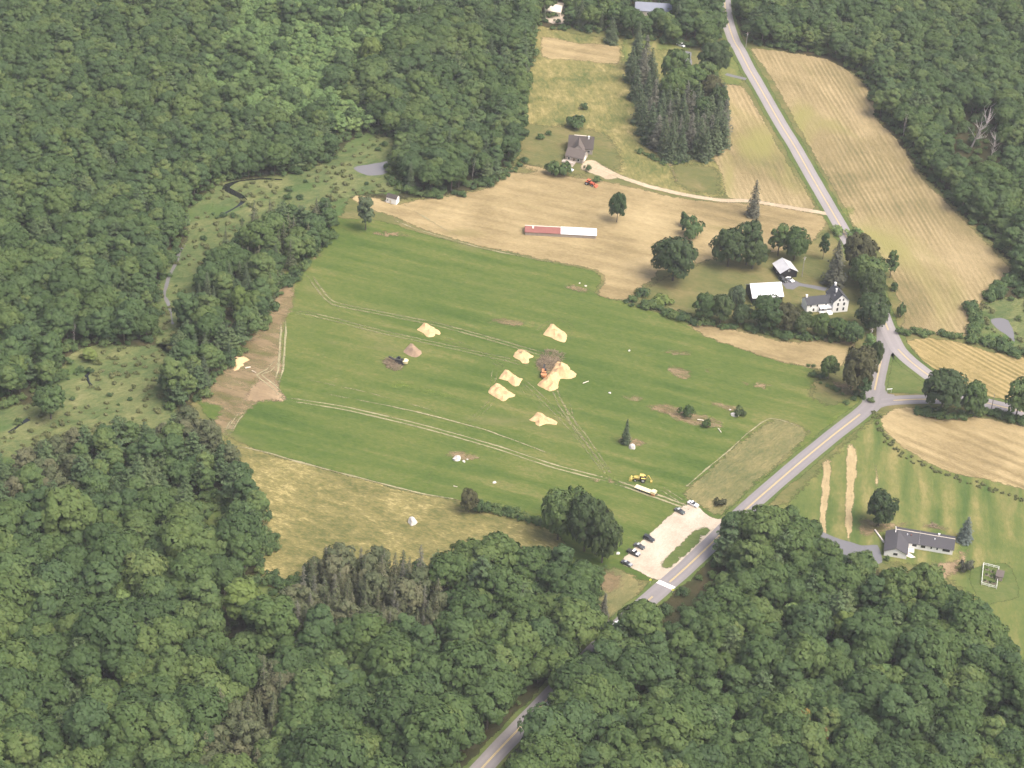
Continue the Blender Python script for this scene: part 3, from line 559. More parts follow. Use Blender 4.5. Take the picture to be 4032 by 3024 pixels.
for i in range(2): PROTO['loose', i] = broad('loose%d' % i, 80 + i, [4.2, 3.4][i], [12, 13][i], [.9, .92][i], 40, 60, .5, .32, mat=L_mix, gaps=.18)
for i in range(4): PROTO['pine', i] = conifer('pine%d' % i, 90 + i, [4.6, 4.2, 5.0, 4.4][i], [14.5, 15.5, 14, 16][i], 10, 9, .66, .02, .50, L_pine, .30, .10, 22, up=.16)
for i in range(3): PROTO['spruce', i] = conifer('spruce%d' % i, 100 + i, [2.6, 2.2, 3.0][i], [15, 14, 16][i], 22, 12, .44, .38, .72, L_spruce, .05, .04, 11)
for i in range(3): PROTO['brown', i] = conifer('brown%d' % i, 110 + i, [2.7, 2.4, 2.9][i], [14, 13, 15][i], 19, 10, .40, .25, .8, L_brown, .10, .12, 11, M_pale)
for i in range(2): PROTO['grey', i] = conifer('grey%d' % i, 120 + i, [1.9, 2.2][i], [14, 15][i], 20, 10, .38, .35, .72, L_grey, .06, .2, 8, M_pale)
for i in range(2): PROTO['fuzzy', i] = broad('fuzzy%d' % i, 125 + i, [3.4, 3.9][i], [12, 13][i], [.86, .8][i], 40, 60, .40, .34, mat=L_brown)
PROTO['snag', 2] = snag('snag2', 139, 12, .62, None, 18, .42)
for i in range(2): PROTO['snag', i] = snag('snag%d' % i, 130 + i, [13, 15][i])
for i in range(4): PROTO['shrub', i] = shrub('shrub%d' % i, 140 + i, [1.7, 2.1, 1.4, 2.4][i], [1.9, 2.0, 1.7, 2.6][i], L_mix)
for i in range(2): PROTO['tuft', i] = shrub('tuft%d' % i, 150 + i, [.9, 1.2][i], [.6, .8][i], L_sedge, 6, 18, .26)
NVAR = {}
for k, i in PROTO: NVAR[k] = max(NVAR.get(k, 0), i + 1)
NAME = dict(oak='oak_tree', maple='broadleaf_tree', young='young_tree', field='shade_tree', loose='loose_tree', pine='pine_tree', spruce='spruce_tree', brown='withered_conifer', fuzzy='withered_tree', grey='withered_spruce', snag='dead_tree', shrub='shrub')
def swap(o, mat):
    if mat is not None: o.material_slots[0].link = 'OBJECT'; o.material_slots[0].material = mat
def plant(kind, var, loc, s=1.0, sz=None, rz=0.0, mat=None, label=None, cat='tree', group=None, name=None, tilt=(0, 0)):
    cr, tr = PROTO[kind, var % NVAR[kind]]
    e = empty(name or NAME[kind], loc, rz, label, cat, group); e.scale = (s, s, sz or s); e.rotation_euler = (tilt[0], tilt[1], rz)
    if cr is not None: swap(obj('crown', cr, e), mat)
    obj('trunk' if kind != 'shrub' else 'stem', tr, e)
    return e
def hgt(kind, var): return max(v.co.z for v in PROTO[kind, var % NVAR[kind]][1].vertices)
DIM = {}
for k in PROTO:
    me = PROTO[k][0] or PROTO[k][1]; co = np.empty(len(me.vertices) * 3, np.float32); me.vertices.foreach_get('co', co); co = co.reshape(-1, 3)
    DIM[k] = (np.percentile(np.hypot(co[:, 0], co[:, 1]), 97), co[:, 2].max())
FOOT = []
def at_px(kind, var, bx, by, topy, wpx, **kw):
    """a tree whose foot shows at (bx, by), whose top shows at topy and whose crown is wpx wide, in a 2212-wide picture"""
    p = W(bx, by); d = proj(p)[2]; k = FPX / VS / d
    R, H = DIM[kind, var % NVAR[kind]]; FOOT.append((p.x, p.y, wpx / k / 2))
    return plant(kind, var, p, wpx / k / 2 / R, (by - topy) / k / .80 / H, rng.random() * 6.28, **kw)

ONES = 'first second third fourth fifth sixth seventh eighth ninth tenth eleventh twelfth thirteenth fourteenth fifteenth sixteenth seventeenth eighteenth nineteenth'.split()
NTH = ONES + [t + (('-' + o) if o else '') if o else t + 'ieth' for t, _ in (('twent', 0),) for o in ['']] + ['twenty-' + o for o in ONES[:9]] + ['thirtieth'] + ['thirty-' + o for o in ONES[:9]] + ['fortieth'] + ['forty-' + o for o in ONES[:9]] + ['fiftieth'] + ['fifty-' + o for o in ONES[:9]]
# single trees and shrubs standing in the open
S = at_px
S('loose', 1, 790, 497, 431, 40, mat=L_spruce, label='tall bare-stemmed pine with flat crown at the field corner')
S('field', 0, 1332, 480, 420, 37, mat=L_mix, label='slim light green tree alone in the tan hay field')
S('spruce', 2, 1626, 466, 395, 34, mat=L_grey, label='grey-green spruce standing beside the gravel drive')
S('field', 0, 1453, 606, 521, 96, label='big round dark green tree at the hay field edge')
S('field', 1, 1572, 575, 500, 78, label='broad dark tree left of the dark barn, over the yard')
S('loose', 0, 1612, 572, 486, 62, mat=L_dark, label='taller leafy tree behind the dark barn cluster')
S('field', 2, 1625, 580, 520, 60, label='rounded tree nearest the dark barn on its left')
S('loose', 1, 1680, 552, 490, 50, mat=L_oak, label='open tree with bright leaves above the dark barn')
S('field', 1, 1715, 562, 498, 56, mat=L_oak, label='leafy tree behind the silver barn roof')
S('loose', 1, 1777, 560, 506, 22, mat=L_mix, label='thin young tree beside the upper road bend')
S('spruce', 0, 1800, 615, 525, 52, mat=L_grey, label='grey feathery spruce behind the white farmhouse')
S('field', 2, 1850, 590, 512, 76, mat=L_copper, label='dark bronze tree above the farmhouse by the road')
S('field', 1, 1872, 622, 560, 84, mat=L_mix, label='bright green spreading tree beside the farmhouse roof')
S('field', 0, 1882, 655, 585, 62, mat=L_dark, label='dark tree between the farmhouse and the road')
S('field', 1, 1880, 712, 642, 80, mat=L_dark, label='dark round tree right of the farmhouse gable')
S('shrub', 3, 1815, 505, 490, 40, mat=L_young, cat='shrub', label='light green thicket where the road bends behind the farm')
S('shrub', 1, 1845, 512, 495, 36, mat=L_young, cat='shrub', label='light green bush above the bronze tree')
S('loose', 1, 1922, 600, 546, 28, mat=L_mix, label='thin ragged tree on the far side of the road')
S('shrub', 0, 1930, 628, 610, 20, cat='shrub', label='small bush below the ragged roadside tree')
S('shrub', 2, 1945, 685, 655, 22, cat='shrub', label='dark bush by the road opposite the farmhouse')
for i, (x, y, tp, w, k, v, mt, lb) in enumerate([
    (1520, 693, 638, 52, 'field', 2, L_oak, 'leftmost rounded tree of the row below the white barn'), (1555, 697, 640, 54, 'field', 0, L_dark, 'second tree of the row below the white barn'),
    (1590, 662, 622, 40, 'field', 1, L_spruce, 'dark tree against the black end of the white barn'), (1600, 700, 660, 46, 'field', 0, L_dark, 'low dark tree under the white barn roof'),
    (1655, 708, 646, 78, 'field', 1, L_oak, 'big rounded tree in front of the white barn'), (1695, 715, 660, 60, 'field', 2, L_copper, 'brownish tree between the white barn and farmhouse'),
    (1730, 720, 676, 48, 'field', 3, L_dark, 'dark tree in front of the farmhouse wing'), (1770, 726, 682, 46, 'field', 4, L_oak, 'rounded green tree before the farmhouse porch'),
    (1805, 735, 690, 46, 'field', 2, L_oak, 'low tree below the farmhouse gable'), (1838, 742, 700, 44, 'field', 0, L_mix, 'green tree at the lower corner of the farmhouse yard')]):
    S(k, v, x, y, tp, w, mat=mt, label=lb)
S('field', 1, 1848, 848, 752, 80, mat=L_copper, label='large olive tree left of the junction road')
S('field', 2, 1788, 818, 772, 42, mat=L_oak, label='smaller dark tree beside the large olive tree')
S('loose', 0, 1862, 858, 808, 34, mat=L_mix, label='pale green sapling at the foot of the olive tree')
S('field', 0, 1888, 800, 738, 30, mat=L_dark, label='narrow dark tree overhanging the junction road')
S('loose', 1, 1875, 770, 725, 30, mat=L_young, label='light green bushy tree beside the utility pole')
S('field', 2, 2032, 892, 803, 92, mat=L_dark, label='big spreading tree on the tip of the grass island')
S('field', 2, 2096, 898, 828, 58, mat=L_mix, label='bright rounded tree right of the big island tree')
S('loose', 0, 2194, 905, 824, 62, mat=L_mix, label='open-crowned tree at the right edge beside the road')
S('field', 1, 1897, 1136, 1062, 67, label='dark dense ball-shaped tree on the ranch lawn')
S('spruce', 2, 2083, 1168, 1116, 38, mat=L_blue, label='blue spruce behind the end of the ranch house')
S('shrub', 1, 2086, 1234, 1206, 34, mat=L_grey, cat='shrub', label='grey-green bush in front of the ranch house')
S('spruce', 1, 1351, 958, 906, 22, label='lone dark spruce in the green field by a boulder')
for x, y, tp, w, k, v, mt, lb in [(1205, 1165, 1060, 84, 'field', 3, L_mix, 'lighter tree on the left of the clump by the car park'), (1262, 1190, 1072, 88, 'field', 0, L_dark, 'darkest big tree in the clump by the car park'),
                                  (1300, 1215, 1105, 74, 'field', 1, L_dark, 'right-hand tree of the clump nearest the parked cars'), (1240, 1140, 1058, 70, 'field', 0, L_oak, 'rearmost tree of the clump by the car park')]:
    S(k, v, x, y, tp, w, mat=mt, label=lb)
S('loose', 0, 1012, 1106, 1060, 40, mat=L_copper, label='grey-brown small tree at the left end of the hedge')
S('shrub', 0, 1035, 1108, 1078, 30, mat=L_mix, cat='shrub', label='light green bush beside the small grey-brown tree')
S('shrub', 3, 1480, 898, 876, 40, mat=L_oak, cat='shrub', label='larger of two bushes among stones in the green field')
S('shrub', 2, 1525, 922, 906, 22, mat=L_oak, cat='shrub', label='smaller bush among stones in the green field')
S('shrub', 1, 1598, 897, 880, 28, mat=L_dark, cat='shrub', label='dark low bush behind the white rock')
S('spruce', 1, 1302, 1345, 1278, 26, mat=L_grey, label='small grey conifer on the verge below the car park')
S('shrub', 1, 1555, 1090, 1076, 30, mat=L_copper, cat='shrub', label='dark weedy bush at the car park entrance')
for x, y, tp, w, lb in [(1243, 276, 250, 46, 'dark round bush cluster behind the brown house'), (1262, 235, 222, 22, 'small bush in the meadow above the brown house'), (1195, 378, 350, 40, 'green bush left of the brown house'), (1218, 380, 352, 34, 'bush between the brown house and the hay field'), (1168, 300, 290, 20, 'low bush on the lawn beside the woods'), (1186, 292, 284, 18, 'small bush in the middle of the patchy lawn'),
                        (1290, 393, 382, 22, 'small bush beside the gravel turning area'), (1268, 368, 356, 20, 'bush at the corner of the brown house deck'), (1495, 510, 472, 62, 'low spreading green bush in the hay field'), (1478, 488, 458, 22, 'thin weedy bush beside the spreading bush'), (1995, 722, 712, 40, 'dark bush in the strip between two stubble fields'), (1385, 640, 625, 40, 'dark scrub at the left end of the farmyard'), (1430, 655, 638, 46, 'yellowish scrub below the farmyard grass'), (1775, 733, 722, 14, 'tiny bush alone in the tan strip'), (1915, 1210, 1200, 16, 'small shrub by the ranch house step')]:
    S('shrub', rng.randrange(4), x, y, tp, w, cat='shrub', mat=L_mix if 'yellow' not in lb else L_lime, label=lb)
# the spruce grove by the upper meadow
ci = 0
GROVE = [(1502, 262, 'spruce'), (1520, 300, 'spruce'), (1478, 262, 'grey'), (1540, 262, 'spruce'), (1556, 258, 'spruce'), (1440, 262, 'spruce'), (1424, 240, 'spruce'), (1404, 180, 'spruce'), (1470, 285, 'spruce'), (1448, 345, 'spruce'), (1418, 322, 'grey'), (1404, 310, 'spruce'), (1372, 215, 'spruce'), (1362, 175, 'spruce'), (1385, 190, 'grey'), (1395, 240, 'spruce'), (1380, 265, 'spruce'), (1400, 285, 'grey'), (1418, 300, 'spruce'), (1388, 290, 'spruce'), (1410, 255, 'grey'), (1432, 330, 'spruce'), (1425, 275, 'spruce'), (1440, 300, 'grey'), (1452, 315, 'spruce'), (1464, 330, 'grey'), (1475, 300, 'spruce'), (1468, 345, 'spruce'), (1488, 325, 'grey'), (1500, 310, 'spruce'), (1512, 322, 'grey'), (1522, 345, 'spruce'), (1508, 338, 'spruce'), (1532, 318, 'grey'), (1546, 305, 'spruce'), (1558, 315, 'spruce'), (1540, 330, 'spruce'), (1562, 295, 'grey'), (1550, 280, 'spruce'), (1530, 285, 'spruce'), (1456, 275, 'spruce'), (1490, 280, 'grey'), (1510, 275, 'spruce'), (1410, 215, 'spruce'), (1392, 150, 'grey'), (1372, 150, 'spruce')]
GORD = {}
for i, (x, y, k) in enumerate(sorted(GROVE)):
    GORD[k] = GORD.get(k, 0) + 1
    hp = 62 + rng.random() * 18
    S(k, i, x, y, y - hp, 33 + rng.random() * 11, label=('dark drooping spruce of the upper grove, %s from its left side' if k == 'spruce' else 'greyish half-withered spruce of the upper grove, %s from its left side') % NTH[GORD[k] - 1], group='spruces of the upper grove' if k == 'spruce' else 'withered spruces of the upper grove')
for x, y, tp, w, v, mt, lb in [(1450, 205, 115, 62, 0, L_mix, 'broad green tree inside the top of the spruce grove'), (1515, 215, 140, 56, 0, L_mix, 'fresh green tree deep inside the spruce grove'), (1548, 262, 195, 44, 4, L_dark, 'dark leafy tree at the right inside the spruce grove'), (1490, 235, 150, 70, 3, L_oak, 'rounded oak in the middle of the spruce grove'), (1450, 240, 160, 62, 4, L_oak, 'leafy oak on the left inside the spruce grove'), (1530, 245, 170, 60, 1, L_copper, 'olive tree on the right inside the spruce grove'), (1535, 190, 100, 70, 2, L_dark, 'tall dark tree beside the small lawn and upper road'), (1515, 280, 215, 46, 5, L_mix, 'paler tree in front of the grove oaks')]:
    S('oak', v, x, y, tp, w, mat=mt, label=lb)
S('spruce', 0, 1320, 92, 45, 34, mat=L_spruce, label='dark spruce at the right end of the pale stubble rectangle'); S('spruce', 1, 1378, 98, 52, 22, mat=L_spruce, label='narrow spruce on the lawn near the pale rectangle')

# special trees inside the woods
S('maple', 0, 525, 1350, 1255, 84, mat=L_lime, label='bright yellow-green tree beside the small clearing')
S('young', 0, 1725, 1600, 1525, 40, mat=L_gold, label='small orange-yellow tree in the lower right woods')
S('young', 1, 1770, 1625, 1562, 28, mat=L_rust, label='little rusty sapling near the orange tree')
S('young', 2, 1655, 1430, 1395, 30, mat=L_rust, label='rust-tinged crown at the left of the lower right woods')
S('maple', 3, 1815, 1400, 1318, 52, mat=L_lime, label='feathery light green tree below the ranch house')
S('maple', 1, 195, 778, 755, 34, mat=L_lime, label='low yellow-green bush-like tree at the marsh edge')
S('maple', 2, 800, 150, 88, 50, mat=L_lime, label='yellowish tree in the middle of the upper woods')
S('maple', 0, 516, 690, 622, 34, mat=L_lime, label='yellow-green tree in the wood beside the green field')
S('oak', 0, 110, 905, 840, 70, label='rounded tree on the right of the left-edge clump', mat=L_mix)
for x, y, tp, w, lb in [(2098, 318, 230, 70, 'bleached dead tree with fanned branches in the right woods'), (2140, 345, 285, 40, 'broken grey dead tree beside the fanned one'), (1950, 300, 235, 18, 'pale dead trunk at the edge of the right woods'), (160, 750, 690, 20, 'grey dead trunk under the trees by the left marsh'), (1019, 395, 335, 14, 'pale bare trunk in front of the wood by the hay field'), (905, 66, 0, 12, 'tall pale bare trunk near the top of the upper woods'), (800, 255, 200, 12, 'thin bare trunk by the upper marsh woods'), (1606, 560, 528, 26, 'bare grey trunks behind the dark barn'), (1600, 648, 622, 18, 'leaning dead stem in front of the barn trees')]:
    S('snag', 2 if 'fanned' in lb else rng.randrange(2), x, y, tp, w, label=lb)

# ---- woods
def poisson(poly, sp, r):
    xs = [p[0] for p in poly]; ys = [p[1] for p in poly]
    x0, x1, y0, y1 = min(xs), max(xs), min(ys), max(ys); nx = int((x1 - x0) / sp) + 1; ny = int((y1 - y0) / (sp * .87)) + 1
    q = []
    for j in range(ny):
        for i in range(nx): q.append((x0 + (i + .5 * (j % 2) + r.uniform(-.36, .36)) * sp, y0 + (j + r.uniform(-.36, .36)) * sp * .87))
    q = np.array(q); return q[inside(poly, q)]
roadpts = np.array([(b.x, b.y) for P in (R_S, R_N) for b in resample(P, 4.0, False)])
WOODS = [
 # polygon, spacing, kinds with weights, size range, place, material mix
 ('oakwood below', [(640, 1275), (760, 1248), (900, 1240), (1050, 1245), (1180, 1255), (1262, 1270), (1288, 1335), (1300, 1385), (1190, 1505), (1110, 1585), (1045, 1665), (960, 1800), (-60, 1800), (-60, 1180), (200, 1120), (400, 1130), (560, 1220), (600, 1265)], 8.0, [('oak', 24), ('maple', 9), ('pine', 2), ('loose', 2), ('young', 1)], (.78, 1.4), 'in the woods below the hay meadow'),
 ('withered', [(640, 1262), (760, 1245), (880, 1250), (960, 1290), (950, 1400), (800, 1412), (640, 1400), (600, 1345)], 4.7, [('brown', 6), ('grey', 2), ('fuzzy', 2)], (.9, 1.2), 'in the withered conifer patch of the lower woods'),
 ('withered strip', [(560, 1470), (620, 1475), (612, 1560), (560, 1720), (420, 1720), (470, 1600)], 5.2, [('brown', 4), ('fuzzy', 4)], (.95, 1.2), 'in the brown withered strip at the bottom'),
 ('pines left', [(-60, 1045), (60, 1018), (180, 968), (300, 944), (400, 938), (450, 945), (480, 970), (512, 1010), (545, 1090), (590, 1180), (560, 1215), (430, 1205), (300, 1120), (-60, 1180)], 6.9, [('pine', 7), ('maple', 2)], (.75, 1.05), 'in the pine wood left of the hay meadow'),
 ('right low', [(1540, 1205), (1600, 1158), (1690, 1158), (1735, 1200), (1800, 1232), (1860, 1266), (1900, 1292), (1990, 1296), (2060, 1334), (2110, 1378), (2190, 1460), (2300, 1530), (2300, 1800), (1000, 1800), (1060, 1665), (1140, 1580), (1215, 1500), (1310, 1400), (1400, 1320), (1490, 1245)], 7.5, [('oak', 16), ('maple', 12), ('pine', 2), ('loose', 2), ('young', 2)], (.75, 1.28), 'in the lower right woods'),
 ('between', [(560, 488), (640, 470), (700, 470), (722, 488), (715, 515), (695, 545), (655, 580), (608, 622), (580, 680), (535, 730), (495, 785), (455, 825), (425, 868), (372, 880), (352, 850), (385, 780), (398, 710), (420, 655), (455, 600), (500, 535)], 6.2, [('maple', 5), ('pine', 3), ('spruce', 3), ('oak', 2)], (.8, 1.1), 'in the belt of trees between the marsh and green field'),
 ('upper right tongue', [(845, 400), (850, 350), (865, 300), (800, 285), (760, 240), (860, 120), (900, -60), (1160, -60), (1150, 55), (1140, 150), (1128, 210), (1120, 290), (1110, 340), (1080, 378), (1040, 402), (1000, 420), (930, 424), (870, 414)], 6.8, [('maple', 6), ('oak', 5), ('pine', 3), ('spruce', 1)], (.85, 1.15), 'in the tall woods beside the upper meadow'),
 ('far left', [(-60, 545), (-60, -60), (400, -60), (520, 40), (420, 200), (560, 270), (700, 280), (730, 300), (712, 340), (640, 372), (560, 382), (470, 392), (395, 455), (400, 500), (375, 545), (345, 590), (330, 660), (335, 735), (250, 745), (160, 750), (110, 830), (30, 868), (-60, 870)], 6.0, [('maple', 8), ('oak', 3), ('pine', 1), ('loose', 1)], (.65, 1.0), 'in the dense woods left of the marsh'),
 ('young stand', [(400, -60), (900, -60), (860, 120), (760, 240), (800, 285), (730, 300), (700, 280), (560, 270), (420, 200), (520, 40)], 4.0, [('young', 12), ('maple', 1)], (.8, 1.1), 'in the pale young stand at the top'),
 ('right top', [(1628, 92), (1700, 106), (1795, 122), (1865, 162), (1893, 205), (1900, 250), (1948, 292), (1998, 372), (2056, 432), (2115, 490), (2170, 542), (2195, 575), (2200, 640), (2300, 650), (2300, -60), (1600, -60), (1600, 30)], 6.6, [('oak', 5), ('maple', 6), ('pine', 2), ('loose', 1)], (.8, 1.1), 'in the woods right of the long stubble field'),
 ('top centre', [(1160, 50), (1250, 64), (1330, 76), (1400, 86), (1480, 100), (1540, 110), (1580, 92), (1578, 60), (1548, 20), (1540, -60), (1160, -60)], 7.2, [('oak', 5), ('maple', 5), ('spruce', 1)], (.8, 1.1), 'in the tree belt at the top beside the road'),
]
SPOTS = []
BROWNZ = gpoly([(640, 1255), (800, 1240), (960, 1275), (950, 1400), (800, 1410), (640, 1400), (590, 1330)])
BROWNZ2 = gpoly([(560, 1460), (620, 1470), (610, 1560), (560, 1720), (420, 1720), (470, 1600)])
BZ2Y = W(600, 1430).y
CLEAR = [gpoly(q) for q in ([(545, 1264), (650, 1264), (655, 1300), (600, 1345), (500, 1350), (500, 1300)], [(425, 1080), (500, 1075), (520, 1185), (440, 1205)], [(1362, -30), (1458, -30), (1458, 66), (1366, 60)], [(1172, -10), (1228, -6), (1226, 62), (1176, 56)], [(1395, 1278), (1478, 1212), (1540, 1235), (1535, 1330), (1480, 1392), (1405, 1375)], [(2045, 250), (2158, 250), (2165, 405), (2045, 395)], [(1470, 88), (1500, 88), (1500, 120), (1470, 120)])]
for wi, (wn, poly, sp, kinds, (s0, s1), place) in enumerate(WOODS):
    r = random.Random(100 + wi); P = gpoly(poly); q = poisson(P, sp, r)
    dr = np.min(np.hypot(q[:, None, 0] - roadpts[None, :, 0], q[:, None, 1] - roadpts[None, :, 1]), 1)
    pv_ = np.array([proj((a, b, 0))[:2] for a, b in q]); px_, py_ = pv_.T; right = wn == 'right low'
    ok = dr > (np.where(py_ > 1535, 10.5 if right else 5.5, np.where(py_ > 1400, 4.6, np.where(py_ > 1290, 7.0, 8.5))) if wn in ('oakwood below', 'right low') else 8.0)
    for c in CLEAR: ok &= ~inside(c, q)
    for fx, fy, fr in FOOT: ok &= (np.hypot(q[:, 0] - fx, (q[:, 1] - fy) * .8 + 2.5) > fr * .75 + 4.2)
    q = q[ok]; b1 = inside(BROWNZ, q) | inside(BROWNZ2, q)
    ks = [k for k, w in kinds for _ in range(w)]
    for (x, y), br in zip(q, b1):
        k = r.choice(ks)
        clus = mnoise.noise((x * .02, y * .02, wi * 3.3))
        if wn == 'pines left': k = 'fuzzy' if clus > .10 and r.random() < .75 else 'pine' if r.random() < .72 else 'maple'
        if br and wn == 'oakwood below': continue
        if wn == 'between' and clus > .15 and r.random() < .6: k = 'brown'
        v = r.randrange(NVAR[k]); s = r.uniform(s0, s1) * (1 + .18 * clus) * r.choice((.78, .9, 1, 1, 1, 1.12, 1.22))
        px = proj((x, y, 0)); pt = proj((x, y, DIM[k, v][1] * s))
        vis = -30 < px[0] < 2242 and pt[1] < 1655 and px[1] > 2
        SPOTS.append((k, v, x, y, s, r.random() * 6.28, place, vis, px[2], wn))
TONE = {'dense woods left': 0}
byk = {}
for sp in SPOTS:
    if sp[7]: byk.setdefault(sp[0], []).append(sp)
single = set()
LIM = dict(fuzzy=70, oak=300, maple=240, pine=150, brown=140, spruce=60, grey=40, loose=80, young=90)
for k, L_ in byk.items():
    for sp in sorted(L_, key=lambda a: a[8])[:LIM[k]]: single.add(id(sp))
ADJ = dict(oak='lobed green oak crown crowded', maple='leafy green broadleaf tree growing', pine='blue-green pine with layered branches', brown='brownish withered conifer standing', fuzzy='fuzzy brown half-withered tree standing', spruce='narrow dark spruce standing', grey='grey withered spruce standing', loose='open-crowned green tree growing', young='small pale green young tree')
LAND = [((525, 1300), 'the yellow-green tree by the clearing'), ((10, 1640), 'the lower left corner of the picture'), ((10, 1420), 'the left edge below the oak canopy'), ((10, 1230), 'the left edge below the pine wood'), ((889, 1150), 'the lone boulder of the hay meadow'), ((1240, 1190), 'the tree clump by the car park'), ((1070, 1640), 'the road at the bottom edge'), ((540, 1620), 'the brown withered strip at the bottom'), ((800, 1330), 'the withered conifer patch'), ((1300, 1380), 'the black barrel on the road'), ((1180, 1500), 'the dark opening of the shaded road'), ((300, 1400), 'the middle of the lower left woods'), ((820, 1560), 'the bottom woods left of the road'), ((250, 1640), 'the bottom edge left of the withered strip'), ((620, 1240), 'the lower corner of the hay meadow'), ((1060, 1230), 'the top of the oak canopy below the hedge'),
        ((1725, 1540), 'the orange-yellow tree'), ((1815, 1360), 'the feathery light green tree'), ((1600, 1150), 'the car park entrance across the road'), ((1960, 1250), 'the ranch house'), ((2141, 1300), 'the fenced garden'), ((2200, 1640), 'the lower right corner of the picture'), ((1450, 1290), 'the crosswalk'), ((1300, 1560), 'the shaded road in the lower right woods'), ((1400, 1650), 'the bottom edge right of the road'), ((1950, 1520), 'the middle of the lower right woods'), ((1950, 1650), 'the bottom edge below the ranch house'), ((1655, 1410), 'the rust-tinged crown'), ((1850, 1200), 'the ranch house drive'),
        ((100, 930), 'the left marsh'), ((300, 1000), 'the middle of the pine wood'), ((480, 1000), 'the upper corner of the hay meadow'), ((100, 1080), 'the left edge of the pine wood'), ((430, 870), 'the bare turning place'), ((500, 780), 'the ragged chip heap'), ((640, 580), 'the bare tan track'), ((700, 460), 'the tall bare-stemmed pine'), ((450, 600), 'the narrow pale stream'), ((850, 430), 'the small white shed'), ((1019, 380), 'the pale bare trunk by the hay field'), ((1110, 250), 'the brown house lawn'), ((1140, 80), 'the pale stubble rectangle'), ((2098, 280), 'the bleached dead tree'), ((2170, 560), 'the tip of the striped stubble field'), ((1700, 90), 'the top of the striped stubble field'), ((800, 120), 'the yellowish tree of the upper woods'), ((60, 840), 'the left edge above the marsh'), ((220, 740), 'the dead trunk by the left marsh'), ((600, 370), 'the dark brook bend')]
ORD = ['nearest'] + [w + '-nearest' for w in NTH[1:]]
KIND = dict(oak='lobed green oak', maple='leafy green broadleaf tree', pine='layered blue-green pine', brown='brownish withered conifer', fuzzy='fuzzy brown tree', spruce='narrow dark spruce', grey='grey withered spruce', loose='open-crowned green tree', young='small pale young tree')
rank = {}
for sp in SPOTS:
    if id(sp) not in single: continue
    q = proj((sp[2], sp[3], DIM[sp[0], sp[1]][1] * sp[4] * .7))
    dd, li = min(((q[0] - l[0][0]) ** 2 + (q[1] - l[0][1]) ** 2, n) for n, l in enumerate(LAND)); rank.setdefault((sp[0], li), []).append((dd, id(sp)))
LBL = {}
for (k, li), L_ in rank.items():
    for n, (dd, i_) in enumerate(sorted(L_)):
        LBL[i_] = '%s %s to %s' % (KIND[k], ORD[n], LAND[li][1]) if n < len(ORD) else '%s farther off, around %s' % (KIND[k], LAND[li][1])
STUFF = {}
for sp in SPOTS:
    k, v, x, y, s, rz, place, vis, d, wn = sp
    if id(sp) in single:
        plant(k, v, (x, y, 0), s, s * rng.uniform(.92, 1.08), rz, label=LBL[id(sp)], group='%ss %s' % (NAME[k].replace('_', ' '), place))
    else: STUFF.setdefault((k, v), []).append((x, y, s, rz))

# the remaining trees of each wood, one mass; undergrowth and marsh tussocks
protocol = bpy.data.collections.new('plant_prototypes')
def proto_obj(k, v):
    cr, tr = PROTO[k, v]; m = bpy.data.meshes.new('%s_%d' % (k, v)); parts = [p for p in (cr, tr) if p is not None]
    V = []; Fs = []; MI = []; T = []; off = 0; mats = []
    for mi, p in enumerate(parts):
        co = np.empty(len(p.vertices) * 3, np.float32); p.vertices.foreach_get('co', co); V.append(co.reshape(-1, 3))
        for po in p.polygons: Fs.append([i + off for i in po.vertices]); MI.append(mi)
        if 'tone' in p.attributes:
            t = np.empty(len(p.vertices), np.float32); p.attributes['tone'].data.foreach_get('value', t)
        else: t = np.zeros(len(p.vertices), np.float32)
        T.append(t); off += len(p.vertices); mats.append(p.materials[0])
    m.from_pydata(np.concatenate(V).tolist(), [], Fs)
    for mt in mats: m.materials.append(mt)
    m.polygons.foreach_set('material_index', MI); at = m.attributes.new('tone', 'FLOAT', 'POINT'); at.data.foreach_set('value', np.concatenate(T))
    return bpy.data.objects.new('proto_%s_%d' % (k, v), m)
PO = {}
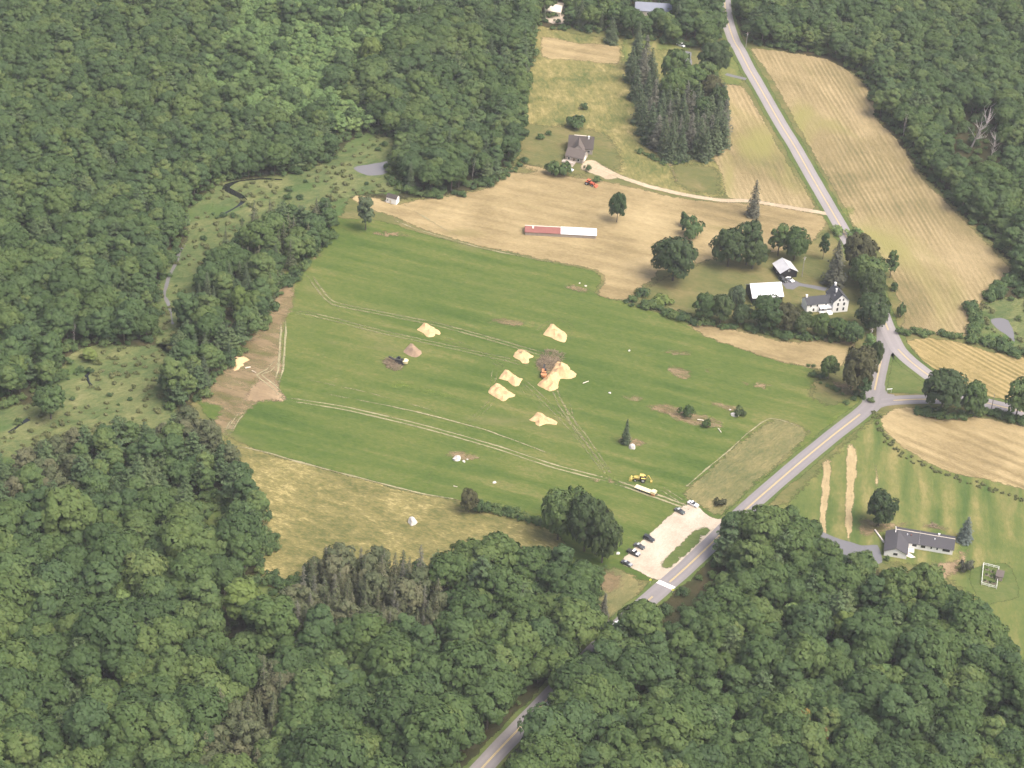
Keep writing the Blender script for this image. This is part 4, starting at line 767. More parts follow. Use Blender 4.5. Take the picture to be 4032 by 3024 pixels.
def scatter(name, label, items):
    """items: list of (kind, variant, x, y, scale, rotation); one point cloud whose points carry plants"""
    kv = sorted({(i[0], i[1]) for i in items}); ix = {k: n for n, k in enumerate(kv)}
    me = bpy.data.meshes.new(name); me.from_pydata([(i[2], i[3], 0) for i in items], [], [])
    for nm, ty, dat in (('pick', 'INT', [ix[i[0], i[1]] for i in items]), ('size', 'FLOAT', [i[4] for i in items]), ('spin', 'FLOAT', [i[5] for i in items])):
        at = me.attributes.new(nm, ty, 'POINT'); at.data.foreach_set('value', np.array(dat, np.int32 if ty == 'INT' else np.float32))
    o = obj(name, me); tag(o, label, kind='stuff')
    ng = bpy.data.node_groups.new(name, 'GeometryNodeTree')
    ng.interface.new_socket('Geometry', in_out='INPUT', socket_type='NodeSocketGeometry'); ng.interface.new_socket('Geometry', in_out='OUTPUT', socket_type='NodeSocketGeometry')
    gi = ng.nodes.new('NodeGroupInput'); go = ng.nodes.new('NodeGroupOutput'); jn = ng.nodes.new('GeometryNodeJoinGeometry')
    def na(nm, ty): n = ng.nodes.new('GeometryNodeInputNamedAttribute'); n.data_type = ty; n.inputs['Name'].default_value = nm; return n.outputs[0]
    pick = na('pick', 'INT'); size = na('size', 'FLOAT'); spin = na('spin', 'FLOAT')
    cx = ng.nodes.new('ShaderNodeCombineXYZ'); ng.links.new(spin, cx.inputs[2])
    for k, n in ix.items():
        if k not in PO: PO[k] = proto_obj(*k)
        oi = ng.nodes.new('GeometryNodeObjectInfo'); oi.inputs['Object'].default_value = PO[k]; oi.inputs['As Instance'].default_value = True
        cmp = ng.nodes.new('FunctionNodeCompare'); cmp.data_type = 'INT'; cmp.operation = 'EQUAL'
        ia = [s_ for s_ in cmp.inputs if s_.type == 'INT']; ng.links.new(pick, ia[0]); ia[1].default_value = n
        ip = ng.nodes.new('GeometryNodeInstanceOnPoints'); ng.links.new(gi.outputs[0], ip.inputs['Points']); ng.links.new(cmp.outputs[0], ip.inputs['Selection'])
        ng.links.new(oi.outputs['Geometry'], ip.inputs['Instance']); ng.links.new(cx.outputs[0], ip.inputs['Rotation']); ng.links.new(size, ip.inputs['Scale'])
        ng.links.new(ip.outputs[0], jn.inputs[0])
    ng.links.new(jn.outputs[0], go.inputs[0]); md = o.modifiers.new('plants', 'NODES'); md.node_group = ng
    return o
KL = {'oak': ('oak_forest', 'rest of the lobed oak canopy filling the woods'), 'maple': ('broadleaf_forest', 'rest of the leafy broadleaf canopy filling the woods'), 'young': ('young_forest', 'pale even canopy of the young stand at the top'),
      'pine': ('pine_forest', 'rest of the pines mixed through the woods'), 'brown': ('withered_forest', 'rest of the brownish withered conifers'), 'spruce': ('spruce_forest', 'rest of the dark spruces'), 'fuzzy': ('faded_forest', 'rest of the fuzzy brown half-withered trees'), 'grey': ('grey_forest', 'rest of the grey withered spruces'), 'loose': ('open_forest', 'rest of the open-crowned trees')}
for k in sorted({kk[0] for kk in STUFF}):
    it = [(k, v) + t for (kk, v), L_ in STUFF.items() if kk == k for t in L_]
    scatter(*KL[k], it)
r = random.Random(5); under = []
for wi, (wn, poly, sp, kinds, ss, place) in enumerate(WOODS):
    P = gpoly(poly)
    for x, y in poisson(P, 7.0, r):
        if np.min(np.hypot(x - roadpts[:, 0], y - roadpts[:, 1])) < 7: continue
        under.append(('shrub', r.randrange(4), x, y, r.uniform(.7, 1.5), r.random() * 6.28))
    B = resample(P, 4.5)                                            # bushes along the wood edge
    for b in B:
        if np.min(np.hypot(b.x - roadpts[:, 0], b.y - roadpts[:, 1])) < 6.5: continue
        under.append(('shrub', r.randrange(4), b.x + r.uniform(-2, 2), b.y + r.uniform(-2, 2), r.uniform(.6, 1.6), r.random() * 6.28))
scatter('undergrowth', 'low bushes and saplings under the trees and along wood edges', under)
PONDS = [gpoly(q) for q in ([(755, 368), (790, 350), (855, 338), (876, 352), (850, 372), (790, 386)], [(2132, 688), (2160, 680), (2184, 690), (2196, 720), (2194, 744), (2168, 728), (2145, 712)])]
ts = []
for poly, n in (([(470, 398), (640, 378), (712, 345), (790, 290), (860, 300), (850, 410), (720, 460), (560, 490), (460, 600), (410, 700), (385, 770), (335, 730), (345, 590), (400, 500)], 5.4), ([(150, 765), (300, 750), (380, 745), (385, 870), (300, 930), (180, 955), (0, 1020), (-40, 880), (70, 868)], 5.4), ([(2100, 692), (2130, 655), (2180, 645), (2240, 660), (2240, 760), (2150, 750)], 5.0)):
    for x, y in poisson(gpoly(poly), n, r):
        c = mnoise.noise((x * .05, y * .05, 2))
        if any(inside(pd, np.array([(x, y)]))[0] for pd in PONDS): continue
        if c > -.1: ts.append(('tuft', r.randrange(2), x, y, r.uniform(.7, 1.6), r.random() * 6.28))
        elif r.random() < .3: ts.append(('shrub', r.randrange(4), x, y, r.uniform(.35, .9), r.random() * 6.28))
scatter('marsh_grass', 'sedge tussocks and low bushes dotting the marsh', ts)
hd = []
def hedge(pts, sp, s0, s1, wid, kind='shrub'):
    for b in resample(gpoly(pts), sp, False): hd.append((kind, r.randrange(NVAR[kind]), b.x + r.uniform(-wid, wid), b.y + r.uniform(-wid, wid), r.uniform(s0, s1), r.random() * 6.28))
for _ in range(2):
    hedge([(1985, 893), (2060, 902), (2130, 892), (2212, 915), (2260, 930)], 2.2, .7, 1.3, 1.2)
    hedge([(1040, 1098), (1080, 1108), (1125, 1118), (1165, 1132)], 2.0, .6, 1.2, 1.3)
    hedge([(1360, 655), (1420, 668), (1480, 690), (1560, 705), (1640, 716), (1720, 728), (1800, 735)], 3.0, .5, 1.3, 2.5)
    hedge([(2100, 660), (2105, 700), (2100, 735), (2150, 752), (2210, 768)], 2.5, .6, 1.5, 2.0)
    hedge([(2130, 640), (2170, 620), (2200, 600)], 2.5, .8, 1.8, 3.0)
    hedge([(1890, 888), (1900, 925), (1950, 985), (2030, 1022), (2120, 1050), (2212, 1082), (2260, 1095)], 2.2, .5, 1.0, 1.6, 'tuft')
    hedge([(1950, 720), (2000, 722), (2060, 728), (2100, 735)], 2.5, .4, .9, 1.0)
    hedge([(1380, 330), (1440, 355), (1470, 352)], 3, .4, .8, 1.5)
    hedge([(1760, 798), (1790, 835), (1830, 865), (1870, 858)], 3.5, .3, .8, 3)
    hedge([(1125, 352), (1110, 368), (1060, 395)], 3, .4, .9, 2)
    hedge([(1290, 1240), (1280, 1300), (1300, 1360)], 2.5, .5, 1.1, 2)
scatter('hedgerow', 'low bushes and weeds along field edges and old walls', hd)

# ------------------------------------------------------------------ buildings
P_white = plain('white_clapboard', (.84, .83, .80), .6, .2, .05, .4)
P_taupe = plain('taupe_siding', (.34, .30, .255), .7, .2, .12, .4)
P_cream = plain('cream_siding', (.62, .56, .46), .7, .2, .1, .4)
P_black = plain('black_boards', (.018, .018, .022), .7, .2, .3, .5)
P_dark = plain('dark_boards', (.028, .026, .026), .8, .1, .3, .5)
P_brownw = plain('brown_boards', (.13, .095, .07), .8, .1, .3, .5)
P_slate = plain('slate_shingle', (.060, .062, .068), .85, .15, .16, .35)
P_grey = plain('grey_shingle', (.075, .073, .079), .9, .1, .10, .3)
P_brown = plain('brown_shingle', (.078, .067, .061), .9, .1, .16, .3)
P_brown2 = plain('weathered_shingle', (.118, .100, .089), .9, .1, .14, .3)
P_tin = plain('white_tin', (.74, .75, .76), .45, .4, .06, .25)
P_silver = plain('silver_tin', (.50, .50, .51), .4, .5, .30, .25)
P_rust = plain('rust_red_tin', (.22, .085, .07), .7, .3, .28, .35)
P_blue = plain('blue_grey_shingle', (.20, .215, .26), .85, .15, .14, .3)
P_glass = plain('window_glass', (.025, .028, .032), .15, .5, .2, .5)
P_stone = plain('pale_stone', (.50, .475, .43), .85, .2, .22, .8)
P_conc = plain('pale_concrete', (.62, .56, .50), .85, .2, .12, .6)
P_wood = plain('weathered_wood', (.33, .28, .23), .85, .1, .25, .8)
P_brick = plain('chimney_white', (.80, .79, .76), .8, .2, .06, .8)

class Block:
    """a gabled block given by its ridge ends (world points at ridge height), its width and its eave height"""
    def __init__(s, r0, r1, wid, eave, over=.35, root=None):
        s.rz = math.atan2(r1.y - r0.y, r1.x - r0.x); s.L = (r1 - r0).length - 2 * over; s.Wd = wid; s.eave = eave; s.ridge = r0.z; s.over = over
        c = (r0 + r1) / 2; s.M = Matrix.Translation((c.x, c.y, 0)) @ Matrix.Rotation(s.rz, 4, 'Z'); s.root = root
    def own(s, name, label, cat, group=None):
        s.root = empty(name, s.M.translation, s.rz, label, cat, group); s.root['_'] = 1; del s.root['_']
        s.RI = s.M.inverted(); return s.root
    def join(s, other): s.root = other.root; s.RI = other.RI; return s
    def put(s, name, m, mat, parent=None):
        T = s.RI @ s.M; m.v = [tuple(T @ Vector(p)) for p in m.v]; return m.build(name, mat, parent or s.root)
    def walls(s, mat, z0=-.1):
        l, w, e, r_ = s.L / 2, s.Wd / 2, s.eave, s.ridge - .16
        v = [(-l, -w, z0), (l, -w, z0), (l, w, z0), (-l, w, z0), (-l, -w, e), (l, -w, e), (l, w, e), (-l, w, e), (-l, 0, r_), (l, 0, r_)]
        return s.put('wall', MB().add(v, [(0, 1, 5, 4), (2, 3, 7, 6), (1, 2, 6, 9, 5), (3, 0, 4, 8, 7), (4, 5, 9, 8), (6, 7, 8, 9), (3, 2, 1, 0)]), mat)
    def roof(s, mat, side=0, x0=None, x1=None, th=.16, parent=None, name='roof'):
        l = s.L / 2 + s.over; x0 = -l if x0 is None else x0; x1 = l if x1 is None else x1; w = s.Wd / 2; k = (s.ridge - s.eave) / w; wo = w + s.over; ze = s.ridge - k * wo
        m = MB()
        for sg in (-1, 1):
            if side and sg != side: continue
            t = th
            m.hexa([(x0, sg * .0, s.ridge - t), (x1, sg * .0, s.ridge - t), (x1, sg * wo, ze - t), (x0, sg * wo, ze - t), (x0, 0, s.ridge), (x1, 0, s.ridge), (x1, sg * wo, ze), (x0, sg * wo, ze)])
        return s.put(name, m, mat, parent)
    def ridgecap(s, mat, roof, x0=None, x1=None, w=.3):
        l = s.L / 2 + s.over; x0 = -l if x0 is None else x0; x1 = l if x1 is None else x1
        return s.put('ridge_cap', MB().box(((x0 + x1) / 2, 0, s.ridge + .03), (x1 - x0, w, .1)), mat, roof)
    def window(s, side, t, z, w=.9, h=1.3, frame=None, glass=None):
        d = .05
        if side in 'fb': sg = -1 if side == 'f' else 1; x = (t - .5) * s.L; c = (x, sg * (s.Wd / 2 + d * .5), z); fd = (w + .22, d, h + .22); gd = (w, d, h); gc = (x, sg * (s.Wd / 2 + d * 1.0), z)
        else: sg = -1 if side == 'n' else 1; y = (t - .5) * s.Wd; c = (sg * (s.L / 2 + d * .5), y, z); fd = (d, w + .22, h + .22); gd = (d, w, h); gc = (sg * (s.L / 2 + d), y, z)
        f = s.put('window', MB().box(c, fd), frame or P_white); s.put('pane', MB().box(gc, gd), glass or P_glass, f); return f
    def door(s, side, t, w=1.0, h=2.1, mat=None, z0=0.0):
        d = .06
        if side in 'fb': sg = -1 if side == 'f' else 1; c = ((t - .5) * s.L, sg * (s.Wd / 2 + .03), z0 + h / 2); dd = (w, d, h); hc = (c[0] + w * .35, c[1] + sg * .06, z0 + 1)
        else: sg = -1 if side == 'n' else 1; c = (sg * (s.L / 2 + .03), (t - .5) * s.Wd, z0 + h / 2); dd = (d, w, h); hc = (c[0] + sg * .06, c[1] + w * .35, z0 + 1)
        o = s.put('door', MB().box(c, dd), mat or P_brownw); s.put('handle', MB().box(hc, (.1, .1, .1)), P_silver, o); return o
    def chimney(s, x, y, h, mat, roof, w=.8):
        zr = s.ridge - abs(y) * (s.ridge - s.eave) / (s.Wd / 2)
        c = s.put('chimney', MB().box((x, y, zr + h / 2 - .3), (w, w * .8, h + .6)).box((x, y, zr + h + .05), (w * 1.2, w, .12)), mat, roof); return c

def fz(o, s, z, *pts): return [gfull(o[0] + a / s, o[1] + b / s, z) for a, b in pts]
FH = ((3120, 1080), 8.508)
b = Block(*fz(*FH, 9.4, (1690, 690), (1410, 318)), 7.4, 6.0, .3); b.own('farmhouse', 'tall white farmhouse with slate roof and a long rear wing', 'house')
main = b; b.walls(P_white); rf = b.roof(P_slate); b.ridgecap(P_slate, rf)
for z_ in (1.7, 4.3, 6.6):
    for t in ((.3, .7) if z_ < 6 else (.38, .62)): b.window('n', t, z_, .85 if z_ < 6 else .7, 1.5 if z_ < 6 else 1.2)
for t in (.15, .4, .65, .88):
    for z_ in (1.7, 4.3): b.window('b', t, z_, .85, 1.5); b.window('f', t, z_, .85, 1.5)
b.door('b', .27, 1.1, 2.2, P_black)
b.chimney(b.L * .42, 0, 1.2, P_brick, rf, .95); b.chimney(-b.L * .02, 1.1, 1.5, P_brick, rf, .75)
b.put('vent_pipe', MB().cyl((-b.L * .2, 2.3, 6.8), (-b.L * .2, 2.3, 8.0), .16, .16, 8), P_silver, rf)
pe = main.M @ Vector((main.L * .10, main.Wd / 2 - .3, 0)); d_ = (main.M.to_3x3() @ Vector((0, 1, 0)))
e = Block(Vector((pe.x + d_.x * 12.2, pe.y + d_.y * 12.2, 6.6)), Vector((pe.x, pe.y, 6.6)), 6.2, 4.3, .25).join(main)
e.walls(P_white); rf2 = e.roof(P_slate, name='wing_roof'); e.chimney(-e.L / 2 + .5, 0, 1.0, P_brick, rf2, .8)
for t in (.15, .42, .78): e.window('f', t, 3.4, .7, 1.1)
for t in (.28, .55, .9): e.window('f', t, 1.3, .85, 1.4)
e.door('f', .68, 1.0, 2.1, P_brownw)
e.put('porch_roof', MB().hexa([(0, -4.9, 2.35), (5.6, -4.9, 2.35), (5.6, -3.1, 2.9), (0, -3.1, 2.9), (0, -4.9, 2.47), (5.6, -4.9, 2.47), (5.6, -3.1, 3.02), (0, -3.1, 3.02)]), P_white)
for x in (.2, 2.8, 5.4): e.put('porch_post', MB().box((x, -4.75, 1.17), (.16, .16, 2.34)), P_white)
e.put('porch_deck', MB().box((2.8, -4.0, .25), (5.8, 1.9, .5)), P_white)
main.put('bulkhead', MB().hexa([(-5.9, 4.0, -.1), (-3.6, 4.0, -.1), (-3.6, 6.2, -.1), (-5.9, 6.2, -.1), (-5.9, 4.0, .4), (-3.6, 4.0, 1.1), (-3.6, 6.2, 1.1), (-5.9, 6.2, .4)]), P_white)
main.put('side_porch', MB().box((-1.0, 4.6, 1.3), (3.6, 1.7, 2.6)), P_white)

BN = ((2880, 950), 3.687)
b = Block(*fz(*BN, 7.4, (268, 617), (726, 592)), 11.0, 3.6, .4); b.own('barn', 'black barn with a bright white metal roof', 'barn')
b.walls(P_black); rf = b.roof(P_tin); b.ridgecap(P_tin, rf)
for k in range(13): b.put('roof_seam', MB().hexa([(-b.L / 2 + k * b.L / 12 - .04, 0, 7.40), (-b.L / 2 + k * b.L / 12 + .04, 0, 7.40), (-b.L / 2 + k * b.L / 12 + .04, -5.8, 3.40), (-b.L / 2 + k * b.L / 12 - .04, -5.8, 3.40), (-b.L / 2 + k * b.L / 12 - .04, 0, 7.46), (-b.L / 2 + k * b.L / 12 + .04, 0, 7.46), (-b.L / 2 + k * b.L / 12 + .04, -5.8, 3.46), (-b.L / 2 + k * b.L / 12 - .04, -5.8, 3.46)]), P_tin, rf)
b.door('n', .5, 3.2, 3.2, P_dark); b.window('f', .3, 1.8); b.window('f', .7, 1.8)
b = Block(*fz(*BN, 5.6, (850, 388), (735, 238)), 8.4, 3.3, .4); b.own('barn', 'black carriage barn with a weathered silver roof', 'barn')
b.walls(P_black); rf = b.roof(P_silver); b.ridgecap(P_silver, rf); b.door('n', .3, 2.6, 2.6, P_dark); b.door('n', .7, 2.6, 2.6, P_dark); b.window('b', .5, 1.7); b.window('n', .5, 3.9, .7, .7)

LS = ((2040, 850), 6.144)
b = Block(*fz(*LS, 3.5, (165, 228), (1905, 318)), 6.4, 2.0, .3); b.own('long_shed', 'long low shed, half rust-red roof and half white', 'shed')
b.walls(P_wood); l = b.L / 2 + b.over; xm = -l + 2 * l * .5
r1 = b.roof(P_rust, x0=-l, x1=xm, name='red_roof'); r2 = b.roof(P_tin, x0=xm + .02, x1=l, name='white_roof')
b.ridgecap(P_cream, r1, -l, xm, .55); b.put('roof_patch', MB().hexa([(-l + 3.4, -.2, 3.51), (-l + 4.3, -.2, 3.51), (-l + 4.2, -1.7, 2.98), (-l + 3.6, -1.7, 2.98), (-l + 3.4, -.2, 3.56), (-l + 4.3, -.2, 3.56), (-l + 4.2, -1.7, 3.03), (-l + 3.6, -1.7, 3.03)]), P_cream, r1)
for t in (.2, .8): b.window('f', t, .95, .9, .6, P_wood, P_wood)
b.door('n', .5, 1.4, 2.0)

SS = ((1480, 730), 13.825)
b = Block(*fz(*SS, 4.5, (640, 395), (1215, 545)), 3.3, 3.2, .12); b.own('small_shed', 'small white shed with dark roof between woods and hay field', 'shed')
b.walls(P_white); b.roof(P_brown); b.door('f', .42, .9, 1.9, P_cream); b.window('f', .15, 1.6, .5, .7); b.window('p', .5, 1.5, .5, .9)
b.put('ramp', MB().hexa([(-b.L / 2 - 1.2, -1.2, -.05), (-b.L / 2, -1.2, -.05), (-b.L / 2, 0, -.05), (-b.L / 2 - 1.2, 0, -.05), (-b.L / 2 - 1.2, -1.2, .1), (-b.L / 2, -1.2, .5), (-b.L / 2, 0, .5), (-b.L / 2 - 1.2, 0, .1)]), P_cream)

BH = ((2200, 500), 8.294)
b = Block(*fz(*BH, 7.6, (330, 245), (1170, 318)), 10.5, 3.4, .35); b.own('brown_house', 'brown-roofed house with a steep gable, garage and deck', 'house'); main = b
b.walls(P_taupe); rf = b.roof(P_brown); b.ridgecap(P_cream, rf, -b.L * .3, b.L * .2, .6)
for t in (.12, .3, .85): b.window('f', t, 1.7, 1.0, 1.2)
b.window('n', .35, 1.7); b.window('n', .65, 1.7); b.window('n', .5, 4.6); b.window('p', .5, 1.7); b.window('p', .5, 4.6); b.chimney(b.L * .3, -1.0, 1.2, P_brick, rf)
g_ = Block(*fz(*BH, 5.6, (305, 640), (905, 772)), 8.2, 2.9, .3).join(main)
g_.walls(P_taupe); g_.roof(P_brown2, name='garage_roof'); g_.window('p', .5, 3.6, .8, .8, P_white); g_.door('p', .5, 2.6, 2.2, P_white); g_.window('f', .2, 1.6, 1.1, 1.2); g_.window('f', .75, 1.6, 1.1, 1.2); g_.door('f', .5)
c0 = main.M @ Vector((-main.L * .09, 0, 0)); c1 = g_.M @ Vector((g_.L * .02, 1.0, 0))
c_ = Block(Vector((c1.x, c1.y, 7.2)), Vector((c0.x, c0.y, 7.2)), 6.4, 3.6, .2).join(main); c_.walls(P_taupe); c_.roof(P_brown2, name='cross_gable_roof')
g_.put('deck', MB().box((-g_.L * .22, -5.9, .55), (g_.L * .75, 3.4, .14)), P_wood); 
for x in (-.55, -.22, .12): g_.put('deck_post', MB().box((g_.L * x, -7.4, .7), (.14, .14, 1.5)), P_white)
g_.put('deck_rail', MB().box((-g_.L * .22, -7.5, 1.5), (g_.L * .72, .1, .1)), P_white)
g_.put('deck_steps', MB().hexa([(-.2, -9.6, -.05), (1.2, -9.6, -.05), (1.2, -7.6, -.05), (-.2, -7.6, -.05), (-.2, -9.6, .1), (1.2, -9.6, .1), (1.2, -7.6, .55), (-.2, -7.6, .55)]), P_wood)
main.put('patio', MB().box((main.L * .28, 8.2, .03), (5.5, 3.6, .12)), P_conc); main.put('patio_wall', MB().box((main.L * .12, 10.6, .15), (4.2, 1.6, .3)), P_conc)

RH = ((3380, 2040), 5.027)
b = Block(*fz(*RH, 4.7, (745, 218), (1922, 415)), 8.6, 2.7, .35); b.own('ranch_house', 'long white ranch house with grey roof and projecting garage', 'house'); main = b
b.walls(P_white); l = b.L / 2 + b.over; xm = -l + 2 * l * .41
r1 = b.roof(P_grey, x0=-l, x1=xm - .02); r2 = b.roof(P_grey, x0=xm + .02, x1=l, th=.10, name='roof'); b.ridgecap(P_cream, r1, -l, l, .25)
b.put('rake_board', MB().hexa([(-l - .1, 0, 4.5), (-l + .1, 0, 4.5), (-l + .1, 4.6, 2.4), (-l - .1, 4.6, 2.4), (-l - .1, 0, 4.75), (-l + .1, 0, 4.75), (-l + .1, 4.6, 2.65), (-l - .1, 4.6, 2.65)]).hexa([(-l - .1, -4.6, 2.4), (-l + .1, -4.6, 2.4), (-l + .1, 0, 4.5), (-l - .1, 0, 4.5), (-l - .1, -4.6, 2.65), (-l + .1, -4.6, 2.65), (-l + .1, 0, 4.75), (-l - .1, 0, 4.75)]), P_white)
for t, w, h in ((.335, 1.7, 1.2), (.485, 1.7, 1.2), (.626, .65, .9), (.728, .65, .9), (.885, 2.8, 1.2)): b.window('f', t, 1.75, w, h)
b.door('f', .2, 1.0, 2.1, P_black)
for x, c in ((-l + 2 * l * .20, P_tin), (-l + 2 * l * .265, P_rust), (-l + 2 * l * .66, P_tin)):
    b.put('roof_vent', MB().cyl((x, -1.5, 3.9), (x, -1.5, 4.5), .22, .22, 8), c, r1)
b.chimney(l * .45, 1.6, .7, P_brick, r2, .7)
ax = main.M.to_3x3() @ Vector((1, 0, 0)); ay = main.M.to_3x3() @ Vector((0, 1, 0))
gr0 = main.M @ Vector((-main.L / 2 + .6, -12.2, 0)); gr1 = main.M @ Vector((-main.L / 2 + .6, 1.0, 0))
g_ = Block(Vector((gr0.x, gr0.y, 4.6)), Vector((gr1.x, gr1.y, 4.6)), 8.6, 2.6, .35).join(main)
g_.walls(P_white); g_.roof(P_grey, name='garage_roof'); g_.window('n', .5, 1.6, 1.6, 1.1); g_.door('b', .25, 2.6, 2.2, P_white); g_.door('b', .6, 2.6, 2.2, P_white); g_.window('b', .9, 1.6, .7, 1)
main.put('front_step', MB().box((-main.L * .27, -5.9, .12), (5.2, 2.6, .24)), P_conc); main.put('front_walk', MB().hexa([(-main.L * .3, -9.6, .02), (-main.L * .2, -10.6, .02), (-main.L * .12, -9.8, .02), (-main.L * .26, -7.2, .02), (-main.L * .3, -9.6, .16), (-main.L * .2, -10.6, .16), (-main.L * .12, -9.8, .16), (-main.L * .26, -7.2, .16)]), P_conc)
g_.put('garden_wall', MB().hexa([(2.0, 4.6, 0), (9.0, 8.6, 0), (8.7, 9.0, 0), (1.6, 5.0, 0), (2.0, 4.6, .55), (9.0, 8.6, .55), (8.7, 9.0, .55), (1.6, 5.0, .55)]), P_conc)

b = Block(W(1372, 3, 6), W(1452, 8, 6), 12, 3.4, .4); b.own('far_house', 'blue-grey roofed house half hidden by trees at the top', 'house'); b.walls(P_cream); b.roof(P_blue)
for t in (.15, .35, .6, .85): b.window('f', t, 1.7)
b.door('f', .5)
b = Block(W(1180, 6, 5.5), W(1216, 12, 5.5), 8, 3, .3); b.own('far_house', 'pale tan house glimpsed through trees at the upper centre', 'house'); b.walls(P_cream); b.roof(P_cream); b.window('f', .3, 1.6); b.window('f', .7, 1.6); b.door('f', .5)

# ------------------------------------------------------------------ vehicles
def paint(name, c): 
    m = plain(name, c, .3, .5, .03, .5); m.node_tree.nodes['Principled BSDF'].inputs['Coat Weight'].default_value = .4; return m
C_white = paint('white_paintwork', (.78, .78, .78)); C_black = paint('black_paintwork', (.03, .032, .035)); C_dark = paint('dark_paintwork', (.055, .06, .06)); C_green = paint('dark_green_paintwork', (.06, .075, .07)); C_silver = paint('silver_paintwork', (.36, .38, .39)); C_ice = paint('pale_blue_paintwork', (.62, .68, .78))
C_yel = paint('machine_yellow', (.62, .47, .12)); C_red = paint('tractor_red', (.52, .10, .04)); C_pale = paint('pale_yellow_paint', (.72, .62, .36)); C_orange = paint('faded_orange', (.50, .22, .09))
T_tyre = plain('tyre_rubber', (.02, .02, .02), .9, .1, .1); T_rim = plain('wheel_rim', (.42, .42, .43), .4, .5, .1); T_head = plain('headlight_lens', (.75, .75, .72), .2, .5, .02); T_tail = plain('tail_lamp', (.4, .03, .02), .3, .5, .02)
T_dark = plain('dark_machinery', (.035, .035, .035), .7, .3, .2); T_chip = None
def wheel(root, x, y, r, w):
    t = MB().cyl((x, y - w / 2, r), (x, y + w / 2, r), r, r, 14).build('wheel', T_tyre, root)
    MB().cyl((x, y - w / 2 - .01, r), (x, y + w / 2 + .01, r), r * .58, r * .58, 10).build('rim', T_rim, t)
def car(loc, rz, paintm, label, name='parked_car', cat='car', kind='sedan', roofm=None, group=None, z=0.0, hoodm=None):
    root = empty(name, (loc.x, loc.y, z), rz, label, cat, group)
    L_, Wd_, h1, h2 = dict(sedan=(4.7, 1.82, .92, 1.45), suv=(4.75, 1.92, 1.08, 1.75), pickup=(5.5, 1.98, 1.10, 1.85), van=(5.3, 1.95, 1.15, 2.0))[kind]
    a, w = L_ / 2, Wd_ / 2
    prof = [(-a, .38), (-a + .08, h1 * .96), (-a * .55, h1 + .02), (a * .42, h1), (a * .9, h1 * .86), (a, h1 * .62), (a - .02, .36), (a * .8, .26), (-a * .85, .26)]
    n = len(prof); vs_ = []
    for y, k in ((-w, .93), (-w * .93, 1.0), (w * .93, 1.0), (w, .93)): vs_ += [(p[0] * (1 if abs(y) < w else .985), y, .26 + (p[1] - .26) * k) for p in prof]
    fs = [tuple(range(n))[::-1], tuple(range(3 * n, 4 * n))]
    for r_ in range(3):
        for i in range(n): fs.append((r_ * n + i, r_ * n + (i + 1) % n, (r_ + 1) * n + (i + 1) % n, (r_ + 1) * n + i))
    MB().add(vs_, fs).build('body', paintm, root)
    if hoodm: MB().box((a * .66, 0, h1 * .97), (a * .5, Wd_ * .86, .03)).build('bonnet', hoodm, root)
    x0, x1, s0, s1 = dict(sedan=(-.62, .34, .60, .98), suv=(-.96, .34, .22, .95), pickup=(-.12, .42, .10, .62), van=(-.97, .62, .08, .6))[kind]
    bx0, bx1, tx0, tx1 = a * x0, a * x1, a * x0 + s0, a * x1 - s1
    b0, b1 = w * .93, w * .76
    cab = MB().hexa([(bx0, -b0, h1 - .02), (bx1, -b0, h1 - .02), (bx1, b0, h1 - .02), (bx0, b0, h1 - .02), (tx0, -b1, h2 - .04), (tx1, -b1, h2 - .04), (tx1, b1, h2 - .04), (tx0, b1, h2 - .04)]).build('cabin_glass', P_glass, root)
    MB().box(((tx0 + tx1) / 2, 0, h2), (tx1 - tx0 + .12, b1 * 2 + .08, .09)).build('roof', roofm or paintm, root)
    for sy in (-1, 1):
        MB().hexa([(tx0 + (tx1 - tx0) * .42, sy * b1 - .03, h2), (tx0 + (tx1 - tx0) * .42 + .12, sy * b1 - .03, h2), (tx0 + (tx1 - tx0) * .42 + .12, sy * b1 + .03, h2), (tx0 + (tx1 - tx0) * .42, sy * b1 + .03, h2), (tx0 + (tx1 - tx0) * .42, sy * b0 - .03, h1), (tx0 + (tx1 - tx0) * .42 + .12, sy * b0 - .03, h1), (tx0 + (tx1 - tx0) * .42 + .12, sy * b0 + .03, h1), (tx0 + (tx1 - tx0) * .42, sy * b0 + .03, h1)]).build('pillar', paintm, root)
        MB().box((a - .08, sy * w * .68, h1 * .68), (.16, .36, .16)).build('headlight', T_head, root); MB().box((-a + .05, sy * w * .7, h1 * .75), (.14, .3, .18)).build('tail_light', T_tail, root)
        MB().box((bx1 - .35, sy * (w + .1), h1 + .05), (.16, .2, .13)).build('mirror', paintm, root)
        for x in (-a * .62, a * .64): wheel(root, x, sy * (w - .1), .34 if kind in ('sedan',) else .39, .22)
    if kind == 'pickup':
        MB().box((-a * .56, 0, h1 + .0), (a * .8, Wd_ * .80, .06)).build('load_bed', T_dark, root)
    return root
def pz(o, s, x, y): return gfull(o[0] + x / s, o[1] + y / s)
def hd2(o, s, a, b_): d = pz(o, s, *b_) - pz(o, s, *a); return math.atan2(d.y, d.x)
K1 = ((2440, 1840), 6.144); K2 = ((2420, 2080), 5.53)
LOTA = hd2(*K2, (170, 800), (880, 1130)); GP = 'cars parked in the gravel car park'; zc = .062
car(pz(*K1, 1775, 915), LOTA - .05, C_white, 'white car at the top end of the gravel car park', kind='sedan', group=GP, z=zc)
car(pz(*K1, 1448, 1085), LOTA - .05, C_green, 'dark car backed to the grass near the white car', kind='sedan', roofm=C_silver, group=GP, z=zc)
car(pz(*K2, 745, 255), LOTA, C_black, 'black SUV parked alone along the car park edge', kind='suv', group=GP, z=zc)
car(pz(*K2, 535, 415), LOTA, C_dark, 'dark car right beside the white-topped pickup', kind='sedan', roofm=C_silver, group=GP, z=zc)
